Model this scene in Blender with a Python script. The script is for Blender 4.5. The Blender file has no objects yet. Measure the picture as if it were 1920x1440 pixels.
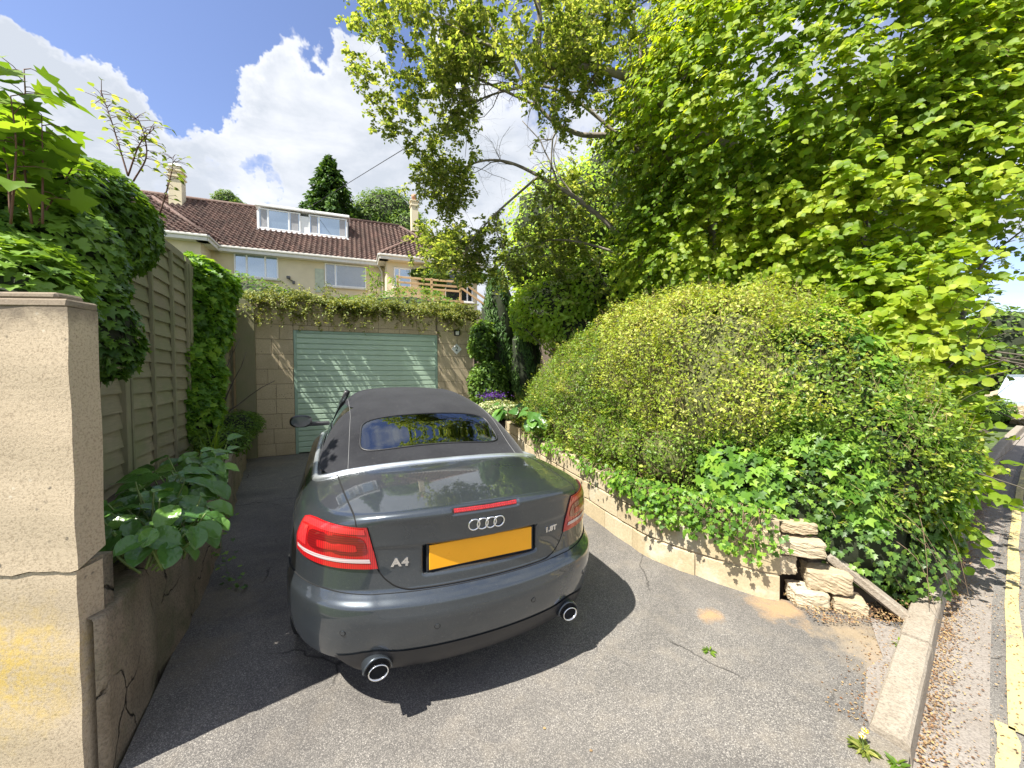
import bpy, math, random
import numpy as np
from mathutils import Vector, Matrix
R = math.radians
random.seed(7); rng = np.random.default_rng(11)
scn = bpy.context.scene
COL = scn.collection

# ---------------------------------------------------------------- camera, sky, sun, exposure
CAM_H = 1.554; F_PX = 726.0; PITCH = 0.029; ROLL = -0.006
cam = bpy.data.objects.new("camera", bpy.data.cameras.new("camera")); COL.objects.link(cam)
cam.data.sensor_width = 36.0; cam.data.lens = 36.0 * F_PX / 1920.0
cam.data.clip_start = 0.05; cam.data.clip_end = 3000
cam.location = (0, 0, CAM_H)
cam.rotation_euler = (Matrix.Rotation(-PITCH, 4, 'X') @ Matrix.Rotation(R(90), 4, 'X') @ Matrix.Rotation(ROLL, 4, 'Z')).to_euler()
scn.camera = cam

SUN_AZ = R(39.5); SUN_EL = R(57.5)        # light travels along +X turned by SUN_AZ
sd = Vector((math.cos(SUN_AZ)*math.cos(SUN_EL), math.sin(SUN_AZ)*math.cos(SUN_EL), -math.sin(SUN_EL)))
sun = bpy.data.objects.new("sun", bpy.data.lights.new("sun", 'SUN')); COL.objects.link(sun)
sun.data.energy = 4.2; sun.data.angle = R(0.53); sun.data.color = (1.0, 0.955, 0.87)
sun.rotation_euler = sd.to_track_quat('-Z', 'Y').to_euler(); sun.location = (-6, -4, 12)
scn.view_settings.view_transform = 'Standard'; scn.view_settings.look = 'None'
scn.view_settings.exposure = 1.42; scn.view_settings.gamma = 1.0
scn.view_settings.use_curve_mapping = False
scn.render.engine = 'CYCLES'
scn.cycles.max_bounces = 8; scn.cycles.diffuse_bounces = 4; scn.cycles.glossy_bounces = 4
scn.cycles.transmission_bounces = 6; scn.cycles.transparent_max_bounces = 12
scn.cycles.use_denoising = True
scn.cycles.sample_clamp_indirect = 6.0

class NT:
    """small helper to write node trees"""
    def __init__(s, tree): s.t = tree; s.n = tree.nodes; s.l = tree.links
    def add(s, typ, **kw):
        nd = s.n.new(typ)
        ins = kw.pop('ins', {})
        for k, v in kw.items(): setattr(nd, k, v)
        for k, v in ins.items(): s.set(nd.inputs[k], v)
        return nd
    def set(s, sock, v):
        if isinstance(v, bpy.types.NodeSocket): s.l.new(v, sock)
        elif isinstance(v, (tuple, list)) and sock.type == 'RGBA' and len(v) == 3: sock.default_value = (*v, 1)
        else: sock.default_value = v
    def math(s, op, a, b=0.0, c=None, clamp=False):
        m = s.add('ShaderNodeMath', operation=op, use_clamp=clamp); s.set(m.inputs[0], a); s.set(m.inputs[1], b)
        if c is not None: s.set(m.inputs[2], c)
        return m.outputs[0]
    def mix(s, f, a, b, blend='MIX'):
        m = s.add('ShaderNodeMix', data_type='RGBA', blend_type=blend); s.set(m.inputs[0], f)
        s.set(m.inputs[6], a); s.set(m.inputs[7], b); return m.outputs[2]
    def ramp(s, f, stops, interp='LINEAR'):
        r = s.add('ShaderNodeValToRGB'); s.set(r.inputs[0], f); cr = r.color_ramp; cr.interpolation = interp
        while len(cr.elements) < len(stops): cr.elements.new(0.5)
        for e, (p, c) in zip(cr.elements, stops):
            e.position = p; e.color = (*c, 1) if isinstance(c, tuple) else (c, c, c, 1)
        return r.outputs[0]
    def noise(s, vec, scale, detail=3, rough=0.55, dist=0.0):
        return s.add('ShaderNodeTexNoise', ins={'Vector': vec, 'Scale': scale, 'Detail': detail, 'Roughness': rough, 'Distortion': dist}).outputs['Fac']
    def voro(s, vec, scale, feature='F1', out='Distance', rand=1.0):
        v = s.add('ShaderNodeTexVoronoi', feature=feature); s.set(v.inputs['Vector'], vec); s.set(v.inputs['Scale'], scale)
        s.set(v.inputs['Randomness'], rand); return v.outputs[out]
    def scale(s, vec, xyz):
        m = s.add('ShaderNodeMapping'); s.set(m.inputs['Vector'], vec); m.inputs['Scale'].default_value = xyz; return m.outputs[0]
    def bump(s, h, strength=0.5, dist=0.01, normal=None):
        b = s.add('ShaderNodeBump', ins={'Height': h, 'Strength': strength, 'Distance': dist})
        if normal is not None: s.set(b.inputs['Normal'], normal)
        return b.outputs[0]

world = bpy.data.worlds.new("World"); scn.world = world; world.use_nodes = True
w = NT(world.node_tree); w.n.clear()
sky = w.add('ShaderNodeTexSky', sky_type='NISHITA'); sky.sun_disc = False
sky.sun_elevation = SUN_EL; sky.sun_rotation = math.atan2(-math.cos(SUN_AZ), -math.sin(SUN_AZ)) % (2*math.pi)
sky.air_density = 1.0; sky.dust_density = 0.35; sky.ozone_density = 2.2; sky.altitude = 50
tc = w.add('ShaderNodeTexCoord').outputs['Generated']
sep = w.add('ShaderNodeSeparateXYZ'); w.set(sep.inputs[0], tc)
den = w.math('ADD', w.math('MAXIMUM', sep.outputs[2], 0.0), 0.22)
comb = w.add('ShaderNodeCombineXYZ'); w.set(comb.inputs[0], w.math('DIVIDE', sep.outputs[0], den)); w.set(comb.inputs[1], w.math('DIVIDE', sep.outputs[1], den))
w.set(comb.inputs[2], w.math('MULTIPLY', sep.outputs[2], 1.5))
cv = comb.outputs[0]
big = w.noise(cv, 1.3, 9, 0.60, 0.25)
fine = w.noise(tc, 9.0, 8, 0.62, 0.4)
dens = w.math('ADD', w.math('MULTIPLY', big, 0.75), w.math('MULTIPLY', fine, 0.55))
def skydir(px, py):
    v = Vector(((px-960)/F_PX, 1, (699-py)/F_PX)); v.normalize(); return v
# broad weather: openings (-) and banks (+) of cloud, by compass direction and height
def rad(r): return math.cos(math.radians(r))
blobs = [(px, py, rad(r1), rad(r0), amt) for px, py, r0, r1, amt in [
    (420, 420, 25, 48, 0.22), (300, -50, 3.5, 9, -0.55), (540, -70, 4, 9, -0.50), (90, -90, 3, 9, -0.5), (700, -80, 4, 10, -0.5), (275, 90, 1.5, 5.5, -0.34), (200, 50, 1.5, 6, -0.3), (390, 20, 2.5, 6, -0.3),
    (790, 150, 1.2, 4.5, -0.40), (640, 20, 2, 6, -0.3), (435, 300, 0.3, 2.2, -0.2), (455, 350, 0.3, 1.8, -0.2), (345, 350, 0.3, 2.2, -0.18), (600, 100, 1, 4.5, 0.12), (480, 110, 1, 4, 0.20), (60, 110, 1, 6, 0.2), (160, 160, 1, 5, 0.15),
    (1000, -200, 10, 25, -0.18)]]
nzc = w.add('ShaderNodeTexNoise', ins={'Vector': tc, 'Scale': 4.5, 'Detail': 6, 'Roughness': 0.62})
wv1 = w.add('ShaderNodeVectorMath', operation='SUBTRACT'); w.set(wv1.inputs[0], nzc.outputs['Color']); wv1.inputs[1].default_value = (.5, .5, .5)
wv2 = w.add('ShaderNodeVectorMath', operation='SCALE'); w.set(wv2.inputs[0], wv1.outputs[0]); wv2.inputs['Scale'].default_value = 0.42
wv3 = w.add('ShaderNodeVectorMath', operation='ADD'); w.set(wv3.inputs[0], tc); w.set(wv3.inputs[1], wv2.outputs[0])
wv4 = w.add('ShaderNodeVectorMath', operation='NORMALIZE'); w.set(wv4.inputs[0], wv3.outputs[0]); tcw = wv4.outputs[0]
for px, py, lo, hi, amt in blobs:
    d = skydir(px, py)
    dp = w.add('ShaderNodeVectorMath', operation='DOT_PRODUCT'); w.set(dp.inputs[0], tcw); dp.inputs[1].default_value = d
    mr = w.add('ShaderNodeMapRange', interpolation_type='SMOOTHSTEP', ins={0: dp.outputs['Value'], 1: lo, 2: hi, 3: 0.0, 4: amt})
    dens = w.math('ADD', dens, mr.outputs[0])
cover = w.ramp(dens, [(0.54, 0.0), (0.60, 0.30), (0.68, 0.88), (0.80, 1.0)])
shade = w.noise(w.scale(cv, (1, 1, 1.6)), 2.6, 6, 0.6, 0.3)
cloudc = w.ramp(w.math('ADD', w.math('MULTIPLY', shade, 0.75), w.math('MULTIPLY', dens, 0.30)), [(0.34, (6.3, 6.3, 6.4)), (0.52, (5.3, 5.45, 5.75)), (0.70, (3.7, 4.0, 4.5))])
blue = w.mix(1.0, sky.outputs[0], (1.25, 1.12, 1.22), 'MULTIPLY')
skyc = w.mix(cover, blue, cloudc)
bg = w.add('ShaderNodeBackground', ins={'Color': skyc, 'Strength': 0.072})
w.l.new(bg.outputs[0], w.add('ShaderNodeOutputWorld').inputs[0])

# ---------------------------------------------------------------- materials
def newmat(name):
    m = bpy.data.materials.new(name); m.use_nodes = True; t = NT(m.node_tree); t.n.clear()
    out = t.add('ShaderNodeOutputMaterial'); p = t.add('ShaderNodeBsdfPrincipled'); t.l.new(p.outputs[0], out.inputs[0])
    co = t.add('ShaderNodeTexCoord').outputs['Object']
    return m, t, p, co, out
def rndattr(t): return t.add('ShaderNodeAttribute', attribute_name='rnd').outputs['Fac']
def plain(name, col, rough=0.6, metal=0.0, var=0.12, scale=8, bump=0.0, bs=60, coat=0.0, spec=0.5, emit=None):
    m, t, p, co, out = newmat(name)
    n = t.noise(co, scale, 4)
    dark = tuple(c*(1-var) for c in col); lite = tuple(min(1, c*(1+var)) for c in col)
    t.set(p.inputs['Base Color'], t.ramp(n, [(0.3, dark), (0.7, lite)]))
    t.set(p.inputs['Roughness'], t.ramp(n, [(0.3, max(0.02, rough*0.85)), (0.7, min(1, rough*1.15))]))
    p.inputs['Metallic'].default_value = metal; p.inputs['Coat Weight'].default_value = coat; p.inputs['Specular IOR Level'].default_value = spec
    if bump: t.set(p.inputs['Normal'], t.bump(t.noise(co, bs, 4, 0.65), bump, 0.004))
    return m
def leafmat(name, cols, trans=0.35, tcol=None, rough=0.5, spec=0.3):
    m, t, p, co, out = newmat(name)
    r = rndattr(t)
    k = len(cols)
    base = t.ramp(r, [((i+0.5)/k, c) for i, c in enumerate(cols)])
    t.set(p.inputs['Base Color'], base); p.inputs['Roughness'].default_value = rough; p.inputs['Specular IOR Level'].default_value = spec
    tl = t.add('ShaderNodeBsdfTranslucent')
    t.set(tl.inputs[0], t.mix(1.0, base, tcol or (2.3, 2.1, 0.9), 'MULTIPLY'))
    ms = t.add('ShaderNodeMixShader'); ms.inputs[0].default_value = trans
    t.l.new(p.outputs[0], ms.inputs[1]); t.l.new(tl.outputs[0], ms.inputs[2]); t.l.new(ms.outputs[0], out.inputs[0])
    return m
def stone(name, c1, c2, c3, spots=True, lichen=None, bumps=0.7):
    """masonry: per-block tone from 'rnd', mottling, dark specks, lichen"""
    m, t, p, co, out = newmat(name)
    r = rndattr(t)
    n1 = t.noise(co, 3.5, 5, 0.6); n2 = t.noise(co, 45, 5, 0.7)
    base = t.mix(t.ramp(n1, [(0.32, 0.0), (0.68, 1.0)]), c1, c2)
    base = t.mix(t.math('MULTIPLY', r, 0.75), base, c3)
    base = t.mix(t.ramp(n2, [(0.35, 0.35), (0.6, 0.0)]), base, tuple(c*0.45 for c in c1))
    if spots:
        v = t.voro(co, 28); nn = t.noise(co, 2.2, 3)
        msk = t.math('MULTIPLY', t.ramp(v, [(0.13, 1.0), (0.2, 0.0)]), t.ramp(nn, [(0.48, 0.0), (0.6, 0.85)]))
        base = t.mix(msk, base, (0.045, 0.04, 0.032))
    if lichen:
        base = t.mix(t.ramp(t.noise(co, 1.7, 6, 0.65), [(0.55, 0.0), (0.66, 0.7)]), base, lichen)
    t.set(p.inputs['Base Color'], base); p.inputs['Roughness'].default_value = 0.9; p.inputs['Specular IOR Level'].default_value = 0.25
    h = t.math('ADD', t.math('MULTIPLY', n1, 0.6), t.math('MULTIPLY', n2, 0.5))
    t.set(p.inputs['Normal'], t.bump(h, bumps, 0.012))
    return m

M = {}
M['stone_garage'] = stone('stone_garage', (0.54, 0.45, 0.30), (0.44, 0.36, 0.235), (0.60, 0.50, 0.33), bumps=0.5)
M['mortar'] = plain('mortar', (0.22, 0.185, 0.13), 0.95, var=0.25, bump=0.5)
M['stone_wall'] = stone('stone_wall', (0.50, 0.415, 0.27), (0.56, 0.48, 0.33), (0.43, 0.34, 0.20), spots=False, lichen=(0.60, 0.57, 0.47), bumps=0.6)
M['mortar_light'] = plain('mortar_light', (0.36, 0.29, 0.19), 0.95, var=0.3, bump=0.6)
M['rubble'] = stone('rubble', (0.50, 0.42, 0.28), (0.60, 0.53, 0.40), (0.36, 0.27, 0.16), spots=False, bumps=1.0)

def asphalt():
    m, t, p, co, out = newmat('asphalt')
    chips = t.voro(co, 240); cid = t.voro(co, 240, out='Color'); fine = t.noise(co, 260, 3, 0.7); patch = t.noise(co, 0.9, 5, 0.6); mid = t.noise(co, 6, 5, 0.6)
    tone = t.add('ShaderNodeSeparateColor'); t.set(tone.inputs[0], cid)
    stonec = t.ramp(tone.outputs[0], [(0.0, (0.12, 0.112, 0.104)), (0.5, (0.18, 0.168, 0.153)), (0.85, (0.28, 0.26, 0.23)), (1.0, (0.42, 0.39, 0.35))])
    col = t.mix(t.ramp(chips, [(0.45, 0.0), (0.72, 0.65)]), stonec, (0.06, 0.056, 0.053))
    col = t.mix(t.ramp(patch, [(0.35, 0.0), (0.7, 0.35)]), col, (0.20, 0.185, 0.165))
    col = t.mix(t.ramp(mid, [(0.5, 0.0), (0.75, 0.35)]), col, (0.30, 0.26, 0.205))
    geo = t.add('ShaderNodeNewGeometry').outputs['Position']
    # worn and damp-darkened areas, fine cracks, grime creeping out from the bed wall
    wear = t.noise(geo, 0.55, 6, 0.62, 0.6); col = t.mix(t.ramp(wear, [(0.40, 0.38), (0.52, 0.0)]), col, (0.055, 0.052, 0.05))
    dn = t.add('ShaderNodeTexNoise', ins={'Vector': geo, 'Scale': 3.0, 'Detail': 6}); ad = t.add('ShaderNodeVectorMath', operation='MULTIPLY_ADD'); t.set(ad.inputs[0], dn.outputs['Color']); ad.inputs[1].default_value = (.22, .22, .22); t.set(ad.inputs[2], geo)
    ce = t.voro(ad.outputs[0], 0.75, 'DISTANCE_TO_EDGE'); cm = t.math('MULTIPLY', t.ramp(ce, [(0.0, 0.8), (0.006, 0.0)]), t.ramp(t.noise(geo, 1.1, 2), [(.50, 0.0), (.56, 1.0)])); col = t.mix(cm, col, (.02, .018, .016))
    oil = t.ramp(t.noise(geo, 2.4, 3, .5), [(.68, 0.0), (.74, 0.45)]); col = t.mix(oil, col, (.04, .038, .036))
    # sandy washes lying on the tar
    for (x, y, rx, amt, c) in [(1.27, 2.43, 0.075, 0.9, (0.42, 0.26, 0.12)), (1.72, 2.50, 0.16, 0.9, (0.40, 0.26, 0.13)), (2.02, 2.22, 0.2, 0.75, (0.36, 0.27, 0.16)), (1.93, 2.04, 0.17, 0.7, (0.27, 0.23, 0.18)),
                          (2.05, 1.92, 0.2, 0.7, (0.33, 0.24, 0.15)), (1.5, 1.5, 0.16, 0.5, (0.30, 0.25, 0.18)), (-2.0, 2.62, 0.28, 0.4, (0.27, 0.22, 0.14)), (-1.75, 2.1, 0.2, 0.4, (0.25, 0.2, 0.13)), (-4.2, 6.7, 0.4, 0.4, (0.25, 0.2, 0.14))]:
        dv = t.add('ShaderNodeVectorMath', operation='DISTANCE'); t.set(dv.inputs[0], geo); dv.inputs[1].default_value = (x, y, 0)
        dd = t.math('ADD', dv.outputs['Value'], t.math('MULTIPLY', t.math('SUBTRACT', t.noise(co, 7, 6, 0.7), 0.5), rx*3.2))
        col = t.mix(t.ramp(t.math('DIVIDE', dd, rx*2), [(0.15, amt*.8), (0.62, 0.0)]), col, c)
    t.set(p.inputs['Base Color'], col); p.inputs['Roughness'].default_value = 0.85; p.inputs['Specular IOR Level'].default_value = 0.3
    t.set(p.inputs['Normal'], t.bump(t.math('ADD', t.math('MULTIPLY', chips, -0.7), fine), 0.5, 0.004))
    return m
M['asphalt'] = asphalt()
M['road'] = M['asphalt'].copy(); M['road'].name = 'road_asphalt'
def concrete(name, a, b, sp=90):
    m, t, p, co, out = newmat(name)
    n = t.noise(co, 4, 6, 0.65); f = t.noise(co, sp, 4, 0.7); v = t.voro(co, 70)
    col = t.mix(t.ramp(n, [(0.3, 0.0), (0.7, 1.0)]), a, b)
    col = t.mix(t.ramp(f, [(0.36, 0.6), (0.55, 0.0)]), col, tuple(c*0.45 for c in a))
    t.set(p.inputs['Base Color'], col); p.inputs['Roughness'].default_value = 0.9; p.inputs['Specular IOR Level'].default_value = 0.25
    t.set(p.inputs['Normal'], t.bump(t.math('ADD', f, t.math('MULTIPLY', v, -0.5)), 0.6, 0.006))
    return m
M['kerb'] = concrete('kerb_concrete', (0.30, 0.25, 0.19), (0.37, 0.33, 0.27))
M['gutter'] = concrete('gutter_concrete', (0.24, 0.21, 0.18), (0.30, 0.27, 0.24))
def crackwall():
    m = concrete('bed_wall_concrete', (0.24, 0.19, 0.13), (0.34, 0.28, 0.20)); t = NT(m.node_tree); p = [n for n in t.n if n.type == 'BSDF_PRINCIPLED'][0]
    co = t.add('ShaderNodeTexCoord').outputs['Object']; src = p.inputs['Base Color'].links[0].from_socket
    dn = t.add('ShaderNodeTexNoise', ins={'Vector': co, 'Scale': 5.0, 'Detail': 5}); ad = t.add('ShaderNodeVectorMath', operation='MULTIPLY_ADD'); t.set(ad.inputs[0], dn.outputs['Color']); ad.inputs[1].default_value = (.22, .22, .22); t.set(ad.inputs[2], co)
    e = t.voro(ad.outputs[0], 2.6, 'DISTANCE_TO_EDGE'); ck_ = t.ramp(e, [(0.0, 1.0), (0.014, 0.0)]); msk = t.math('MULTIPLY', ck_, t.ramp(t.noise(co, 1.3, 3), [(.47, 0.0), (.53, 1.0)]))
    g = t.ramp(t.noise(co, 3.1, 5, .65), [(.5, 0.0), (.7, .6)]); c = t.mix(g, src, (.10, .12, .05)); t.set(p.inputs['Base Color'], t.mix(msk, c, (.02, .016, .012)))
    ob = p.inputs['Normal'].links[0].from_socket; t.set(p.inputs['Normal'], t.bump(t.math('MULTIPLY', msk, -1.0), 1.0, .02, ob)); return m
M['bedwall'] = crackwall()
def yellowpaint():
    m, t, p, co, out = newmat('yellow_paint')
    n = t.noise(co, 40, 5, 0.7); n2 = t.noise(co, 6, 4, 0.6)
    t.set(p.inputs['Base Color'], t.mix(t.ramp(t.math('ADD', t.math('MULTIPLY', n, 0.6), t.math('MULTIPLY', n2, 0.5)), [(0.52, 0.0), (0.66, 0.85)]), (0.56, 0.46, 0.19), (0.17, 0.16, 0.14)))
    p.inputs['Roughness'].default_value = 0.8; t.set(p.inputs['Normal'], t.bump(n, 0.5, 0.004)); return m
M['yellow'] = yellowpaint()
def pillar_stone():
    m, t, p, co, out = newmat('pillar_stone')
    n1 = t.noise(co, 2.0, 6, 0.6); n2 = t.noise(co, 120, 4, 0.8); n3 = t.noise(co, 7, 5, 0.65)
    base = t.mix(t.ramp(n1, [(0.3, 0.0), (0.7, 1.0)]), (0.48, 0.39, 0.275), (0.56, 0.46, 0.33))
    base = t.mix(t.ramp(n2, [(0.34, 0.7), (0.52, 0.0)]), base, (0.22, 0.165, 0.11))
    v = t.voro(co, 17); base = t.mix(t.math('MULTIPLY', t.ramp(v, [(0.10, 1.0), (0.17, 0.0)]), t.ramp(n3, [(0.5, 0.0), (0.56, 0.8)])), base, (0.09, 0.08, 0.065))
    v2 = t.voro(co, 23, rand=0.9); base = t.mix(t.math('MULTIPLY', t.ramp(v2, [(0.10, 0.8), (0.16, 0.0)]), t.ramp(n1, [(0.5, 0.0), (0.56, 0.8)])), base, (0.62, 0.55, 0.43))
    geo = t.add('ShaderNodeSeparateXYZ'); t.set(geo.inputs[0], co)
    # grime near the coping and yellow lichen low down at the left
    top = t.add('ShaderNodeMapRange', ins={0: t.math('ADD', geo.outputs[2], t.math('MULTIPLY', n3, 0.25)), 1: 1.83, 2: 1.92, 3: 0.0, 4: 0.75}).outputs[0]
    base = t.mix(top, base, (0.16, 0.13, 0.10))
    side = t.add('ShaderNodeMapRange', ins={0: t.math('ADD', geo.outputs[0], t.math('MULTIPLY', n3, 0.12)), 1: 0.035, 2: 0.06, 3: 0.0, 4: 0.45}).outputs[0]
    dv = t.add('ShaderNodeVectorMath', operation='DISTANCE'); t.set(dv.inputs[0], co); dv.inputs[1].default_value = (-0.24, 0, 0.48)
    li = t.math('ADD', dv.outputs['Value'], t.math('MULTIPLY', t.math('SUBTRACT', t.noise(co, 9, 7, 0.7), 0.5), 0.42))
    base = t.mix(t.math('MULTIPLY', t.ramp(t.math('MULTIPLY', li, 2.0), [(0.10, 0.85), (0.60, 0.0)]), t.ramp(t.noise(co, 28, 5, .75), [(.40, .15), (.58, 1.0)])), base, (0.62, 0.44, 0.12))
    t.set(p.inputs['Base Color'], base); p.inputs['Roughness'].default_value = 0.92; p.inputs['Specular IOR Level'].default_value = 0.2
    t.set(p.inputs['Normal'], t.bump(t.math('ADD', t.math('MULTIPLY', n2, .6), t.math('MULTIPLY', n3, 0.3)), 0.5, 0.006))
    return m
M['pillar'] = pillar_stone()
def wood(name, a, b, green=None, ax=(1, 1, 14)):
    m, t, p, co, out = newmat(name)
    g = t.noise(t.scale(co, ax), 6, 5, 0.65, 0.6); n = t.noise(co, 1.6, 5, 0.6); r = rndattr(t)
    col = t.mix(t.ramp(g, [(0.3, 0.0), (0.7, 1.0)]), a, b)
    col = t.mix(t.math('MULTIPLY', r, 0.5), col, tuple(c*0.62 for c in a))
    if green: col = t.mix(t.ramp(n, [(0.42, 0.0), (0.65, 0.8)]), col, green)
    t.set(p.inputs['Base Color'], col); p.inputs['Roughness'].default_value = 0.85; p.inputs['Specular IOR Level'].default_value = 0.2
    t.set(p.inputs['Normal'], t.bump(g, 0.4, 0.004)); return m
M['fence'] = wood('fence_wood', (0.29, 0.25, 0.165), (0.39, 0.34, 0.23), (0.22, 0.23, 0.12))
M['post'] = wood('post_wood', (0.27, 0.245, 0.155), (0.35, 0.32, 0.20), (0.20, 0.21, 0.11), (14, 14, 1))
M['deckwood'] = wood('deck_wood', (0.62, 0.40, 0.20), (0.72, 0.48, 0.26))
M['soil'] = plain('soil', (0.075, 0.055, 0.035), 0.95, var=0.5, scale=9, bump=1.0, bs=30)
M['grass'] = plain('rough_grass', (0.07, 0.10, 0.03), 0.95, var=0.5, scale=5, bump=1.0, bs=40)
M['render'] = plain('cream_stone', (0.70, 0.61, 0.42), 0.9, var=0.10, scale=1.2, bump=0.2)
M['white'] = plain('white_paint', (0.88, 0.88, 0.86), 0.45, var=0.04)
M['offwhite'] = plain('offwhite_gutter', (0.68, 0.66, 0.60), 0.6, var=0.08)
M['black'] = plain('black_plastic', (0.012, 0.012, 0.013), 0.45, var=0.3)
M['dark'] = plain('dark_void', (0.01, 0.01, 0.01), 0.9)
M['curtain'] = plain('curtain', (0.42, 0.42, 0.43), 0.9, var=0.1)
M['bark'] = plain('bark', (0.10, 0.085, 0.065), 0.9, var=0.4, scale=14, bump=0.9, bs=30)
M['greybark'] = plain('grey_bark', (0.21, 0.185, 0.15), 0.9, var=0.4, scale=10, bump=0.8, bs=30)
M['twig'] = plain('twig', (0.20, 0.14, 0.085), 0.85, var=0.4, scale=10)
M['redstem'] = plain('red_brown_stem', (0.13, 0.06, 0.04), 0.7, var=0.3)
M['greenstem'] = plain('green_stem', (0.14, 0.20, 0.05), 0.6, var=0.3)

# ---------------------------------------------------------------- object helpers
def tag(o, label=None, cat=None, group=None, kind=None):
    if label: o['label'] = label
    if cat: o['category'] = cat
    if group: o['group'] = group
    if kind: o['kind'] = kind
    return o
def empty(name, loc=(0, 0, 0), rz=0.0, **kw):
    o = bpy.data.objects.new(name, None); o.empty_display_size = 0.2; COL.objects.link(o)
    o.location = loc; o.rotation_euler = (0, 0, rz); return tag(o, **kw)
def npmesh(name, V, Fq, mats, parent=None, smooth=False, rnd=None, midx=None, **kw):
    """V (n,3); Fq (m,k) array or list of arrays of one k each"""
    me = bpy.data.meshes.new(name)
    Fl = Fq if isinstance(Fq, list) else [Fq]
    Fl = [np.asarray(f, dtype=np.int32) for f in Fl if len(f)]
    V = np.asarray(V, dtype=np.float32)
    loops = np.concatenate([f.ravel() for f in Fl]); tot = np.concatenate([np.full(len(f), f.shape[1], np.int32) for f in Fl])
    start = np.concatenate([[0], np.cumsum(tot)[:-1]]).astype(np.int32)
    me.vertices.add(len(V)); me.vertices.foreach_set('co', V.ravel())
    me.loops.add(len(loops)); me.loops.foreach_set('vertex_index', loops)
    me.polygons.add(len(tot)); me.polygons.foreach_set('loop_start', start); me.polygons.foreach_set('loop_total', tot)
    me.polygons.foreach_set('use_smooth', np.full(len(tot), smooth, bool))
    if midx is not None: me.polygons.foreach_set('material_index', np.asarray(midx, np.int32))
    if rnd is not None:
        a = me.attributes.new('rnd', 'FLOAT', 'POINT'); a.data.foreach_set('value', np.asarray(rnd, np.float32))
    me.update(calc_edges=True); me.validate()
    for m in (mats if isinstance(mats, (list, tuple)) else [mats]): me.materials.append(m)
    o = bpy.data.objects.new(name, me); COL.objects.link(o); o.parent = parent
    return tag(o, **kw)
class MB:
    """collects faces, then links them as one mesh object"""
    def __init__(s): s.v = []; s.f = []; s.r = []; s.m = []
    def add(s, vs, fs, r=None, m=0):
        k = len(s.v); s.v += [tuple(v) for v in vs]; r = random.random() if r is None else r
        s.r += [r]*len(vs); s.f += [tuple(k+i for i in f) for f in fs]; s.m += [m]*len(fs)
    def box(s, c, d, rot=None, bev=0.0, r=None, m=0, jit=0.0):
        x, y, z = d[0]/2, d[1]/2, d[2]/2
        if bev <= 0:
            vs = [(sx*x, sy*y, sz*z) for sx in (-1, 1) for sy in (-1, 1) for sz in (-1, 1)]
            fs = [(0, 1, 3, 2), (4, 6, 7, 5), (0, 4, 5, 1), (2, 3, 7, 6), (0, 2, 6, 4), (1, 5, 7, 3)]
        else:
            b = min(bev, x*0.9, y*0.9, z*0.9); vs = []
            idx = {}
            for sx in (-1, 1):
                for sy in (-1, 1):
                    for sz in (-1, 1):
                        for ax in range(3):
                            p = [sx*(x-b), sy*(y-b), sz*(z-b)]; p[ax] = (sx*x, sy*y, sz*z)[ax]
                            idx[(sx, sy, sz, ax)] = len(vs); vs.append(tuple(p))
            fs = []
            for ax in range(3):
                o1, o2 = [a for a in range(3) if a != ax]
                for sg in (-1, 1):
                    q = []
                    for a, b2 in ((-1, -1), (1, -1), (1, 1), (-1, 1)):
                        k = [0, 0, 0]; k[ax] = sg; k[o1] = a; k[o2] = b2; q.append(idx[(*k, ax)])
                    fs.append(tuple(q))
            for ax in range(3):
                o1, o2 = [a for a in range(3) if a != ax]
                for a in (-1, 1):
                    for b2 in (-1, 1):
                        k0 = [0, 0, 0]; k1 = [0, 0, 0]; k0[ax] = -1; k1[ax] = 1
                        for k in (k0, k1): k[o1] = a; k[o2] = b2
                        fs.append((idx[(*k0, o1)], idx[(*k1, o1)], idx[(*k1, o2)], idx[(*k0, o2)]))
            for sx in (-1, 1):
                for sy in (-1, 1):
                    for sz in (-1, 1): fs.append(tuple(idx[(sx, sy, sz, a)] for a in range(3)))
        if jit: vs = [tuple(q+random.uniform(-jit, jit) for q in v) for v in vs]
        mt = Matrix.Translation(c) @ (rot.to_4x4() if rot is not None else Matrix())
        s.add([mt @ Vector(v) for v in vs], fs, r, m)
    def tube(s, pts, rad, n=6, r=None, cap=True, m=0):
        pts = [Vector(p) for p in pts]; k = len(pts)
        rad = rad if isinstance(rad, (list, tuple)) else [rad]*k
        vs = []; up = Vector((0.13, 0.2, 1))
        for i, p in enumerate(pts):
            d = (pts[min(i+1, k-1)]-pts[max(i-1, 0)])
            d = d.normalized() if d.length > 1e-9 else Vector((0, 0, 1))
            a = d.cross(up); a = a.normalized() if a.length > 1e-3 else d.cross(Vector((1, 0, 0))).normalized()
            b = d.cross(a)
            for j in range(n):
                t = 2*math.pi*j/n; vs.append(p+rad[i]*(math.cos(t)*a+math.sin(t)*b))
        fs = [(i*n+j, i*n+(j+1) % n, (i+1)*n+(j+1) % n, (i+1)*n+j) for i in range(k-1) for j in range(n)]
        if cap: fs += [tuple(range(n-1, -1, -1)), tuple((k-1)*n+j for j in range(n))]
        s.add(vs, fs, r, m)
    def prism(s, poly, z0, z1, r=None, m=0):
        n = len(poly)
        vs = [(p[0], p[1], z0) for p in poly]+[(p[0], p[1], z1) for p in poly]
        fs = [tuple(range(n-1, -1, -1)), tuple(range(n, 2*n))]+[(i, (i+1) % n, n+(i+1) % n, n+i) for i in range(n)]
        s.add(vs, fs, r, m)
    def quad(s, a, b, c, d, r=None, m=0): s.add([a, b, c, d], [(0, 1, 2, 3)], r, m)
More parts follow.
